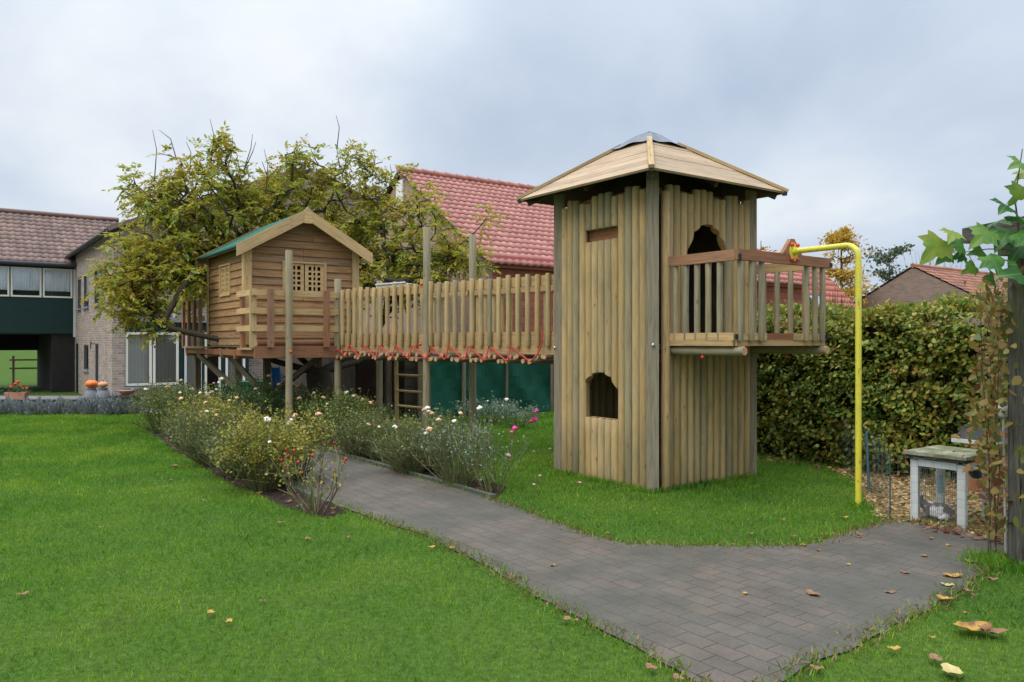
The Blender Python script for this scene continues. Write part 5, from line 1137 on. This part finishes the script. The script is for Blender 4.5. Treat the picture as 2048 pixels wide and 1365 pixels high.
try:
    bpy.context.view_layer.update()
    me = bpy.data.meshes.new('body')
    vs = [(0, 0, 0.085), (-0.08, 0, 0.075), (0.07, 0, 0.09), (0.115, 0, 0.125), (0.155, 0, 0.145), (0.19, 0, 0.135), (0.135, 0.022, 0.18), (0.115, 0.03, 0.235), (0.135, -0.022, 0.18), (0.115, -0.03, 0.235), (0.09, 0.035, 0.04), (0.11, 0.035, 0.01), (0.09, -0.035, 0.04), (0.11, -0.035, 0.01), (-0.05, 0.05, 0.035), (0.0, 0.055, 0.012), (-0.05, -0.05, 0.035), (0.0, -0.055, 0.012), (-0.13, 0, 0.08)]
    es = [(0, 1), (0, 2), (2, 3), (3, 4), (4, 5), (4, 6), (6, 7), (4, 8), (8, 9), (2, 10), (10, 11), (2, 12), (12, 13), (1, 14), (14, 15), (1, 16), (16, 17), (1, 18)]
    rs = [0.065, 0.07, 0.055, 0.035, 0.036, 0.018, 0.012, 0.009, 0.012, 0.009, 0.017, 0.011, 0.017, 0.011, 0.03, 0.014, 0.03, 0.014, 0.02]
    me.from_pydata(vs, es, []); me.materials.append(MT['rabbit']); o = bpy.data.objects.new('body', me); COL.objects.link(o); o.parent = rb
    o.modifiers.new('skin', 'SKIN')
    if len(me.skin_vertices) == 0:
        bpy.context.view_layer.objects.active = o; bpy.ops.mesh.customdata_skin_add()
    for v, r in zip(me.skin_vertices[0].data, rs): v.radius = (r, r)
    me.skin_vertices[0].data[0].use_root = True
    ss = o.modifiers.new('sub', 'SUBSURF'); ss.levels = 2; ss.render_levels = 2
    for y in (-0.026, 0.026): MB().ball((0.172, y, 0.157), 0.006, 8, 6).build('eye', 'black', rb)
except Exception as ex: print('rabbit', ex)
# wire fence
wf_ = empty('wire_fence', (3.36, 7.0, 0), 0, 'low grey-green wire mesh fence around the rabbit run with leaning post', 'fence')
fpts = [np.array(p) for p in ((4.25, 10.4), (3.85, 8.37), (3.36, 6.97), (4.10, 6.42))]; base = np.array([3.36, 7.0])
m = MB()
for k in range(3):
    p, q = fpts[k] - base, fpts[k + 1] - base; l = np.linalg.norm(q - p); nn = int(l / 0.055)
    for i in range(nn + 1):
        x = p + (q - p) * i / nn; hh = 0.62 - 0.05 * math.sin(i * 0.35 + k); m.tube([(x[0], x[1], 0.0), (x[0] + 0.01 * math.sin(i), x[1], hh)], 0.0010, 3, caps=False)
    for j in range(8):
        z = 0.03 + j * 0.08; pp = [((p + (q - p) * t)[0], (p + (q - p) * t)[1], z + 0.015 * math.sin(t * 9 + j + k)) for t in np.linspace(0, 1, 12)]; m.tube(pp, 0.0011, 3, caps=False)
m.build('mesh_wire', 'wire', wf_)
for (x, y, dx, dy, hh) in ((3.78, 8.3, 0.06, 0.2, 0.62), (4.25, 10.4, 0, 0, 0.75), (3.36, 6.97, 0.0, 0.0, 0.62)): MB().tube([(x - 3.36, y - 7.0, 0), (x - 3.36 + dx, y - 7.0 + dy, hh)], 0.014 if dx else 0.006, 8).build('post', 'teal', wf_)
# fence stake with white cap
st = empty('fence_stake', (3.67, 5.86, 0), 0, 'thin galvanised stake with white cap standing left of the old timber post', 'stake')
MB().tube([(0.02, 0, -0.05), (0, 0, 1.06)], 0.008, 8).build('rod', 'pvc', st); MB().tube([(0, 0, 1.03), (0, 0, 1.04), (0, 0, 1.12), (0, 0, 1.13)], [0.02, 0.034, 0.034, 0.028], 12).build('cap', 'white', st)
# old timber post + beam of the pergola
pg = empty('pergola', (3.72, 5.57, 0), R_(8), 'old dark mossy timber pergola post and beam at the right, wrapped in creeper', 'pergola')
m = MB(); nseg = 14
m.box((0, 0, 1.16), (0.24, 0.24, 2.42)); m.build('post', 'oldpost', pg)
m = MB(); m.box((1.2, 0, 2.27), (2.9, 0.12, 0.13)); m.build('beam', 'oldpost', pg); m = MB(); m.box((0, 0.0, 2.43), (0.14, 1.3, 0.12)); m.build('beam', 'oldpost', pg)
m = MB(); m.box((2.4, 0, 1.1), (0.24, 0.24, 2.2)); m.build('post', 'oldpost', pg)
for z in (1.55, 0.95): MB().tube([(-0.125, -0.125, z), (0.125, -0.125, z + 0.02), (0.125, 0.125, z)], 0.004, 5).build('wire', 'black', pg)
# creeper with large lobed leaves
def lobed_leaf(mbb, pos, d, nrm, size):
    d = Vector(d).normalized(); nrm = Vector(nrm); nrm = (nrm - d * nrm.dot(d)).normalized(); w_ = d.cross(nrm)
    ol = [(-0.02, 0.0), (0.28, -0.08), (0.52, 0.02), (0.42, 0.18), (0.62, 0.34), (0.40, 0.42), (0.34, 0.52), (0.20, 0.56), (0.16, 0.76), (0, 1.0)]
    pts_ = [(x, y) for x, y in ol] + [(-x, y) for x, y in ol[-2:0:-1]]
    b0 = len(mbb.v); cx = Vector(pos) + d * size * 0.3; mbb.v.append(tuple(cx + nrm * size * 0.05))
    for x, y in pts_:
        r2 = math.hypot(x, y - 0.3); x2 = x * random.uniform(0.9, 1.1); mbb.v.append(tuple(Vector(pos) + w_ * x2 * size + d * y * size + nrm * size * 0.22 * abs(x) - nrm * size * (0.5 * r2 * r2 + 0.05 * math.sin(x * 9 + y * 7))))
    n_ = len(pts_)
    for k in range(n_): mbb.face((b0, b0 + 1 + k, b0 + 1 + (k + 1) % n_), [(0, 0.3), pts_[k], pts_[(k + 1) % n_]], 0, True)
cr_ = empty('creeper', (3.72, 5.57, 0), 0, 'climbing vine with large lobed green leaves over the pergola post', 'vine')
O2 = Vector((3.72, 5.57, 0)); stems = MB()
big = [(1870, 498, 5.3, .20), (1905, 470, 5.25, .13), (1915, 492, 5.35, .12), (1925, 515, 5.4, .10), (1965, 475, 5.3, .16), (1990, 530, 5.2, .17), (1955, 505, 5.35, .10), (2010, 475, 5.3, .18), (2035, 550, 5.15, .21), (2040, 330, 5.3, .15), (2010, 415, 5.3, .15), (2035, 390, 5.3, .14), (2045, 440, 5.25, .16), (1940, 540, 5.35, .09), (2000, 445, 5.45, .14), (2055, 480, 5.2, .16), (2070, 400, 5.3, .15), (2090, 470, 5.3, .16), (2035, 505, 5.35, .16), (1985, 560, 5.4, .12), (2100, 550, 5.3, .22), (1890, 515, 5.38, .12), (2060, 350, 5.4, .16)]
LB = []
prevp = Vector(at(2035, 500, 5.5)) - O2
for i, (px, py, Y, sz) in enumerate(big):
    q = Vector(at(px, py, Y)) - O2; m = MB()
    dd = Vector((random.uniform(-1, 0.4), random.uniform(-0.6, 0.1), random.uniform(-0.7, 0.2))); nn_ = Vector((random.uniform(-0.4, 0.4), -1, random.uniform(0.1, 0.9)))
    if i == 0: dd = Vector((-0.6, -0.2, -0.7)); nn_ = Vector((0.1, -1, 0.35))
    lobed_leaf(m, q - dd.normalized() * sz * 0.45, dd, nn_, sz * 1.15); m.build('leaf', 'vine', cr_)
    LB.append(q - dd.normalized() * sz * 0.45)
main = [Vector(at(*p)) - O2 for p in ((1868, 505, 5.4), (1915, 508, 5.42), (1975, 500, 5.45), (2020, 500, 5.45), (2060, 500, 5.5))]
stems.tube(main, [0.002, 0.003, 0.004, 0.005, 0.007], 6); m2 = [Vector(at(*p)) - O2 for p in ((2045, 300, 5.4), (2030, 400, 5.4), (2040, 480, 5.45), (2052, 640, 5.48), (2056, 1000, 5.44), (2055, 1115, 5.42))]
stems.tube(m2, [0.003, 0.005, 0.008, 0.012, 0.014, 0.02], 8)
dense = []
for a_, b2 in zip(main + m2, (main + m2)[1:]):
    dense += [a_.lerp(b2, t) for t in np.linspace(0, 1, 6)]
for q in LB:
    p_ = min(dense, key=lambda v: (v - q).length); stems.tube([p_, (p_ + q) / 2 + Vector((0, 0, 0.02)), q], 0.0022, 5, caps=False)
stems.build('stems', 'twig', cr_)
# small dry creeper leaves down the post
n = 1100; t = rng.random(n); PX = 1990 + rng.normal(size=n) * 24 + 12 * np.sin(t * 9); PY = 560 + t * 510
P = []
for a_, b2 in zip(PX, PY):
    Y_ = rng.uniform(5.6, 7.0); q = at(a_, b2, Y_); P.append((q[0] - O2.x, q[1] - O2.y, q[2]))
n2 = 300
P = np.array(P + [(rng.normal() * 0.1 - 0.02, -0.17 + rng.normal() * 0.03, rng.uniform(0.3, 2.3)) for _ in range(n2)])
V, F = leaves(P, 0.062, 0.046, np.tile([-0.2, -0.3, -0.8], (len(P), 1)), up=(-0.3, -0.5, 0.4), spread=0.9, jit=0.6, six=True); fastmesh('small_leaves', V, F, leafmat('dry_creeper_leaves', [(0, (0.05, 0.09, 0.02)), (0.3, (0.15, 0.16, 0.03)), (0.55, (0.28, 0.19, 0.04)), (0.8, (0.20, 0.08, 0.035)), (1, (0.08, 0.035, 0.02))], 0.3), cr_)
m = MB()
for i in range(5):
    a_ = at(1990 + random.gauss(0, 12), 1060, random.uniform(5.8, 6.3)); x, y = a_[0] - O2.x, a_[1] - O2.y
    m.tube([(x, y, 0), (x + random.uniform(-.05, .05), y, 0.7), (x + random.uniform(-.1, .1), y + 0.02, 1.4), (x + random.uniform(-.1, .15), y, 2.0)], [0.006, 0.005, 0.004, 0.002], 4, caps=False)
m.build('dry_stems', 'twig', cr_)

# ---------------- roses ----------------
def flower(parent, pos, r, mat, nm='flower'):
    m = MB()
    for k in range(5):
        a_ = k * 2 * PI / 5 + random.random(); m.ball((pos[0] + math.cos(a_) * r * 0.5, pos[1] + math.sin(a_) * r * 0.5, pos[2] + random.uniform(-.3, .3) * r), r * 0.62, 7, 5, (1, 1, 0.75))
    m.ball((pos[0], pos[1], pos[2] + r * 0.2), r * 0.6, 7, 5); return m.build(nm, mat, parent)
def rose(px, py, h, wd, leafn, leafm, fl, fm, label, stemn=70, stemm='stem', thick=0.0028, hips=0, lmin=0.4):
    wd *= 1.22; stemn = int(stemn * 1.5); leafn = int(leafn * 2.4)
    x, y = gp(px, py); z = float(terr(x, y)); o = empty('rose_bush', (x, y, z), 0, label, 'rose bush', 'rose bushes in the beds along the path')
    m = MB(); tipsl = []; allp = []
    for i in range(stemn):
        a_ = random.uniform(0, 2 * PI); sp_ = random.random() ** 0.6; hh = h * random.uniform(0.6, 1.0); br_ = wd * 0.26 * random.random() ** 0.5; bx = (math.cos(a_) * br_, math.sin(a_) * br_, 0)
        tip = Vector((math.cos(a_) * wd * sp_, math.sin(a_) * wd * sp_, hh * (1 - 0.22 * sp_ * sp_))); mid = Vector(((tip.x + bx[0]) * 0.5, (tip.y + bx[1]) * 0.5, hh * 0.5)) * 1.0 + Vector((random.gauss(0, .05), random.gauss(0, .05), random.uniform(-.12, .05) * h)) + Vector((tip.x, tip.y, 0)) * 0.15
        m.tube([bx, mid, tip], [thick * 1.6, thick, thick * 0.6], 4, caps=False, sm=False); tipsl.append(tip); allp.append((mid, tip))
        for j in range(3):
            s_ = mid.lerp(tip, random.uniform(-0.5, 0.7)); e_ = s_ + Vector((random.uniform(-1, 1), random.uniform(-1, 1), random.uniform(0.1, 1.1))).normalized() * random.uniform(0.10, 0.30); 
            if e_.z > h: e_.z = h
            m.tube([s_, e_], [thick * 0.8, thick * 0.4], 3, caps=False, sm=False); allp.append((s_, e_)); tipsl.append(e_)
    m.build('stems', stemm, o)
    if leafn:
        P = []
        for _ in range(leafn):
            a_, b2 = random.choice(allp); q = a_.lerp(b2, random.random() ** 0.7)
            if q.z < h * lmin and random.random() < 0.85: q = random.choice(tipsl)
            P.append(q + Vector((random.gauss(0, .025), random.gauss(0, .025), random.gauss(0, .02))))
        V, F = leaves(np.array([tuple(p) for p in P]), 0.036, 0.024, up=(0, -0.2, 1)); fastmesh('leaves', V, F, leafm, o)
    tipsl.sort(key=lambda v: -v.z + random.uniform(-.1, .1))
    for i in range(int(fl * 0.75 + 0.5)):
        f = random.choice(tipsl[:max(6, len(tipsl) // 3)]); flower(o, f + Vector((random.gauss(0, .01), 0, 0.01)), random.uniform(0.018, 0.040), random.choice(fm))
    for i in range(hips):
        f = random.choice(tipsl[:len(tipsl) // 2]); MB().ball(f, 0.014, 8, 6, (1, 1, 1.25)).build('rose_hip', 'hip', o)
    return o
WP = ['petal_white', 'petal_white', 'petal_peach']
rose(322, 866, 1.0, 0.46, 900, 'roseleaf', 12, WP, 'rose bush with white blooms at the far left end of the left bed')
rose(366, 872, 1.02, 0.48, 900, 'roseleaf', 9, WP, 'tall olive rose bush with white blooms, second from the house end of the bed')
rose(412, 890, 0.92, 0.48, 1000, 'roseyellow', 5, ['petal_peach', 'petal_white'], 'yellowing rose bush with few peach blooms in the middle of the left bed')
rose(380, 905, 0.7, 0.38, 300, 'roseleaf', 1, ['petal_peach'], 'low twiggy dark rose bush at the lawn edge of the left bed', 130)
rose(425, 932, 0.72, 0.42, 300, 'roseleaf', 1, ['petal_peach'], 'twiggy olive rose bush at the lawn edge before the bright yellow one', 140)
rose(462, 925, 0.9, 0.46, 800, 'roseyellow', 4, WP, 'twiggy rose bush left of the bright yellow one in the left bed', 110)
rose(478, 955, 0.66, 0.40, 250, 'roseleaf', 0, ['petal_peach'], 'low grey-stemmed rose bush touching the bright yellow one', 150)
rose(528, 982, 0.84, 0.40, 2100, 'roseyellow', 3, ['petal_white'], 'full bright yellow-leaved rose bush near the front end of the left bed', 110)
rose(585, 962, 0.88, 0.38, 900, 'roseyellow', 7, ['petal_peach', 'petal_white'], 'rose bush with clustered peach blooms beside the path in the left bed', 70)
rose(632, 1030, 0.72, 0.36, 60, 'roseyellow', 0, WP, 'nearly bare reddish rose bush with red hips at the front tip of the left bed', 11, 'redstem', 0.0048, 16)
rose(500, 872, 1.08, 0.6, 1700, 'rosegreen', 14, ['petal_white', 'petal_white', 'petal_palepink'], 'large dark green rose bush dotted with white blooms below the tree house')
rose(560, 868, 1.02, 0.52, 1300, 'rosegreen', 12, WP, 'green rose bush with white blooms in front of the tall cabin pole')
rose(625, 874, 0.92, 0.5, 900, 'roseleaf', 8, WP, 'olive rose bush with white blooms right of the cabin pole')
rose(690, 888, 0.9, 0.48, 1300, 'roseleaf', 10, WP, 'rose bush with pale blooms at the foot of the bridge end post')
rose(720, 915, 0.68, 0.42, 350, 'roseleaf', 3, WP, 'twiggy rose bush with few blooms on the kerb side before the bridge end post', 110)
rose(765, 922, 0.66, 0.42, 300, 'roseleaf', 3, WP, 'low twiggy rose bush with few blooms between the path and the ladder', 120)
rose(820, 948, 0.66, 0.42, 220, 'roseleaf', 3, ['petal_white'], 'brownish twiggy rose bush left of the middle bridge post', 140)
rose(872, 940, 0.8, 0.45, 300, 'roseleaf', 7, WP, 'rose bush with white buds beside the middle bridge post', 100)
rose(915, 972, 0.95, 0.46, 200, 'roseblue', 6, ['petal_peach', 'petal_white'], 'tall open rose bush with faded peach blooms right of the middle bridge post', 55, thick=0.0034)
rose(985, 985, 0.80, 0.36, 45, 'roseblue', 0, [], 'sparse thorny rose bush with bright pink blooms nearest the tower', 16, thick=0.0034)
o = [c for c in COL.objects if c.name.startswith('rose_bush')][-1]
for (px, py, r, m_) in ((1030, 858, 0.03, 'petal_pink'), (1024, 866, 0.022, 'petal_pink'), (1017, 912, 0.026, 'petal_palepink'), (978, 880, 0.012, 'geranium')):
    q = Vector(at(px, py, 8.3)) - o.location; flower(o, q, r, m_); MB().tube([(q.x * 0.4, q.y * 0.4, 0.15), (q.x * 0.8, q.y * 0.8, q.z * 0.6), tuple(q)], [0.005, 0.004, 0.003], 5, caps=False).build('flower_stem', 'stem', o)
rose(1035, 858, 0.5, 0.4, 350, 'roseblue', 0, [], 'grey-leaved rose bush with pink bloom in front of the green net', 30)
o = [c for c in COL.objects if c.name.startswith('rose_bush')][-1]
for (px, py) in ((1070, 841), (1064, 844), (1072, 825)): q = Vector(at(px, py, 14.2)) - o.location; flower(o, q, 0.05, 'petal_pink'); MB().tube([(0, 0, 0.1), tuple(q)], 0.004, 4, caps=False).build('flower_stem', 'stem', o)
rose(975, 850, 0.55, 0.5, 500, 'roseblue', 4, ['petal_peach', 'petal_white'], 'low grey-leaved rose bush under the bridge in front of the net', 40)
rose(735, 852, 0.5, 0.5, 500, 'roseleaf', 4, WP, 'low rose bush in the dark under the bridge beside the ladder', 40)

# ---------------- far trees ----------------
def fartree(name, loc, h, r, n, ll, lw, mat, label, sparse=False, cone=False):
    o = empty(name, loc, 0, label, 'tree'); m = MB(); m.tube([(0, 0, -0.3), (0.05, 0, h * 0.5), (0, 0, h)], [h * 0.02, h * 0.013, 0.015], 8); m.build('trunk', 'twig', o)
    m = MB(); P = []; D = []
    nb_ = 60
    for i in range(nb_):
        z = h * random.uniform(0.22, 0.98); a_ = random.uniform(0, 2 * PI); rr = r * ((1 - z / h) ** 0.8 * 1.1 + 0.08 if cone else math.sqrt(max(0.05, 1 - (2 * (z / h) - 1.1) ** 2))) * random.uniform(0.5, 1.1)
        e_ = Vector((math.cos(a_) * rr, math.sin(a_) * rr, z + rr * 0.35)); s_ = Vector((0, 0, z)); m.tube([s_, e_], [0.03, 0.008], 4, caps=False)
        for k in range(n // nb_):
            t_ = random.uniform(0.2, 1.05); q = s_.lerp(e_, t_); g = 0.05 + 0.16 * rr * t_
            P.append(tuple(q + Vector((random.gauss(0, g), random.gauss(0, g), random.gauss(0, g * 0.6)))))
    m.build('branches', 'twig', o)
    if P: V, F = leaves(np.array(P), ll, lw); fastmesh('crown', V, F, mat, o)
    return o
q = at(1682, 640, 34); fartree('larch_tree', (q[0], q[1], 0), q[2] + 3.9, 2.6, 4200, 0.20, 0.07, 'larch', 'sparse yellow larch standing behind the red roofed house', cone=True)
q = at(1778, 600, 42); fartree('far_tree', (q[0], q[1], 0), 6.6, 1.6, 2600, 0.2, 0.12, 'fartree', 'grey-green tree left of the brown brick gable')
q = at(1522, 560, 36); fartree('far_tree', (q[0], q[1], 0), 6.2, 0.9, 900, 0.15, 0.08, 'larch', 'thin yellowish treetop beside the tower post')
def bareshrub(loc, h, r, label, n=60):
    o = empty('bare_shrub', loc, 0, label, 'shrub'); m = MB()
    for i in range(n):
        a_ = random.uniform(0, 2 * PI); rr = r * random.random(); e_ = Vector((math.cos(a_) * rr, math.sin(a_) * rr, h * random.uniform(0.6, 1))); md = Vector((e_.x * 0.5, e_.y * 0.5, e_.z * 0.45)); m.tube([(0, 0, 0), md, e_], [0.02, 0.012, 0.005], 4, caps=False)
        for j in range(3): s_ = md.lerp(e_, random.random()); m.tube([s_, s_ + Vector((random.uniform(-.2, .2), random.uniform(-.2, .2), random.uniform(.1, .4)))], [0.008, 0.003], 3, caps=False)
    m.build('stems', 'twig', o); return o
q = at(1668, 640, 22); bareshrub((q[0], q[1], 0), q[2] + 0.95, 0.9, 'leafless twiggy shrub in front of the skylight roof')
q = at(1860, 500, 45); bareshrub((q[0], q[1], 0), 7.0, 2.5, 'bare treetop twigs above the brown gable ridge', 90)
# far tree belt beyond everything (seen only from the side and through gaps)
m_n = 9000; ang_ = rng.uniform(-1.2, 1.2, m_n); dist = rng.uniform(110, 125, m_n); P = np.stack([np.sin(ang_) * dist, np.cos(ang_) * dist, rng.random(m_n) * (4 + 1.5 * np.sin(ang_ * 23) + 1 * np.sin(ang_ * 51)) + 0.3], 1)
V, F = leaves(P, 1.6, 1.2); tag(fastmesh('distant_trees', V, F, 'fartree'), 'distant belt of trees across the fields', 'trees', kind='stuff')
# meadow fence beyond the passage
mf = empty('meadow_fence', (-19, 39, 0), R_(20), 'low grey fence in the meadow seen through the passage', 'fence')
for i in range(8): MB().box((-5 + i * 1.6, 0, 0.1), (0.09, 0.09, 1.6)).build('post', 'post', mf)
for z in (0.3, 0.7): MB().box((0.6, -0.06, z), (11.5, 0.03, 0.08)).build('rail', 'post', mf)

# ---------------- leaves on the ground ----------------
def deadleaf(px, py, size, mat, label, group=None, lobed=False, rot=None, name='fallen_leaf'):
    x, y = gp(px, py, 0.03); m = MB(); a_ = random.uniform(0, 2 * PI) if rot is None else rot
    n_ = 6; curl = random.uniform(0.2, 0.5) if size < 0.09 else random.uniform(0.35, 0.6)
    if lobed: lobed_leaf(m, (0, 0, 0), (math.cos(a_), math.sin(a_), 0), (0.2, -0.3, 1), size); m.v = [(v[0] * 0.9, v[1] * 0.75, 0.012 + abs(v[2]) * 0.5 + 0.7 * (v[0] - 0.3 * size * math.cos(a_)) ** 2 / size + 0.012 * math.sin(v[1] * 60)) for v in m.v]
    else:
        for i in range(n_):
            for s in (-1, 1):
                t0, t1 = i / n_, (i + 1) / n_
                def q(t, s): w_ = math.sin(PI * min(1, t * 0.95 + 0.03)) ** 0.7 * (0.33 + 0.07 * math.sin(t * 17 + s)) * size * s; X_, Y_ = (t - 0.5) * size, w_; zz_ = curl * size * ((t - 0.5) ** 2 * 1.3 + (abs(w_) / size) ** 2 * 2) + 0.004 * math.sin(t * 9); return (X_ * math.cos(a_) - Y_ * math.sin(a_), X_ * math.sin(a_) + Y_ * math.cos(a_), zz_)
                m.poly([q(t0, 0), q(t1, 0), q(t1, s), q(t0, s)], sm=True)
    return tag(m.build(name, mat, None, (x, y, 0.014 + (0.016 if not inpoly(np.array([x]), np.array([y]), path_poly)[0] else 0.0))), label, 'leaf', group)
deadleaf(1945, 1262, 0.21, 'yellowleaf', 'large curled yellow and brown leaf on the grass at the lower right', rot=0.1)
deadleaf(1985, 1268, 0.14, 'brownleaf', 'pinkish brown curled leaf touching the large yellow leaf', rot=-0.5)
deadleaf(1905, 1150, 0.13, 'yellowleaf', 'yellow and brown folded leaf on the paving near the post')
deadleaf(1905, 1347, 0.13, 'paleleaf', 'pale yellow leaf flat on the grass at the bottom right')
deadleaf(1872, 1320, 0.085, 'brownleaf', 'reddish brown leaf on the grass left of the pale yellow leaf')
deadleaf(1626, 1186, 0.10, 'brownleaf', 'pinkish brown curled leaf lying in the middle of the paving')
deadleaf(1890, 1200, 0.10, 'yellowleaf', 'yellow leaf at the right edge of the paving')
deadleaf(1895, 1168, 0.08, 'paleleaf', 'thin pale leaf just below the folded yellow leaf on the paving')
deadleaf(1940, 1122, 0.09, 'brownleaf', 'brown leaf on the paving in front of the old post')
deadleaf(1740, 1255, 0.055, 'brownleaf', 'oval light brown leaf on the paving near its right edge')
deadleaf(1490, 1184, 0.045, 'yellowleaf', 'small tan leaf in the centre of the paving')
deadleaf(350, 935, 0.12, 'brownleaf', 'light brown leaf on the left lawn near the rose bed')
small = [(1100, 1130), (1135, 1240), (1145, 1245), (1720, 1075), (1640, 1095), (1600, 1092), (1500, 1072), (1580, 1070), (1690, 1035), (1570, 1040), (1720, 1065), (1760, 1085), (1980, 1160), (1955, 1135), (1930, 1180), (1945, 1110), (1900, 1090), (1870, 1075), (1720, 1290), (1860, 1280), (1985, 1160), (1222, 1068), (1160, 970), (1185, 975), (430, 960), (410, 1005), (335, 960), (40, 950), (190, 850), (560, 1050), (620, 1080), (460, 1245), (430, 1230), (40, 1190), (200, 1060), (520, 1205), (1700, 1130), (1805, 1140), (1850, 1110), (1775, 1180), (1925, 1225), (1955, 1195), (1075, 1190), (900, 1100), (700, 1075), (860, 1100), (1630, 1340), (1310, 1340), (1350, 1360), (1790, 1300)]
for i, (a_, b2) in enumerate(small):
    deadleaf(a_ + random.uniform(-8, 8), b2 + random.uniform(-4, 4), random.uniform(0.035, 0.075), random.choice(['brownleaf', 'brownleaf', 'brownleaf', 'brownleaf', 'yellowleaf']), 'small dry fallen leaf lying loose on the lawn or paving', 'small fallen leaves')
# petals near the tower
for (a_, b2) in ((1068, 910), (1100, 905), (1068, 978), (1160, 974), (1080, 960)):
    x, y = gp(a_, b2); tag(MB().ball((0, 0, 0.01), 0.02, 8, 5, (1, 1, 0.5)).build('fallen_petal', 'petal_palepink', None, (x, y, 0.03)), 'pink fallen rose petal on the grass left of the tower', 'petal', 'fallen rose petals')
# litter masses
def litter(name, poly, n, size, mat, label, z=0.015, dens=None):
    p = np.array(poly); lo, hi = p.min(0), p.max(0); X = rng.uniform(lo[0], hi[0], n * 4); Y = rng.uniform(lo[1], hi[1], n * 4); ok = inpoly(X, Y, poly); X, Y = X[ok][:n], Y[ok][:n]
    P = np.stack([X, Y, terr(X, Y) + z + rng.random(len(X)) * 0.015], 1); V, F = leaves(P, size, size * 0.6, np.tile([0, 0, 0.0], (len(P), 1)) + np.concatenate([rng.normal(size=(len(P), 2)), np.zeros((len(P), 1))], 1), up=(0, 0, 1), spread=0.25, jit=0.5); return tag(fastmesh(name, V, F, mat), label, 'leaf litter', kind='stuff')
litter('leaf_litter', bedL, 420, 0.06, 'litter', 'brown leaf litter in the left rose bed'); litter('leaf_litter', bedR, 260, 0.06, 'litter', 'brown leaf litter in the right rose bed beside the kerb')
litter('leaf_litter', [(2.9, 10.9), (3.3, 11.3), (6.4, 7.2), (5.6, 6.9), (4.7, 8.6)], 800, 0.055, 'litter', 'fallen leaves heaped along the hedge foot')
litter('leaf_litter', [(3.45, 6.9), (3.8, 6.45), (4.5, 6.0), (4.3, 5.5), (3.5, 6.5)], 260, 0.055, 'litter', 'brown leaves gathered in front of the hutch')
litter('wood_chips', straw_poly, 7000, 0.045, 'chips', 'straw and wood chips covering the rabbit run', 0.006)
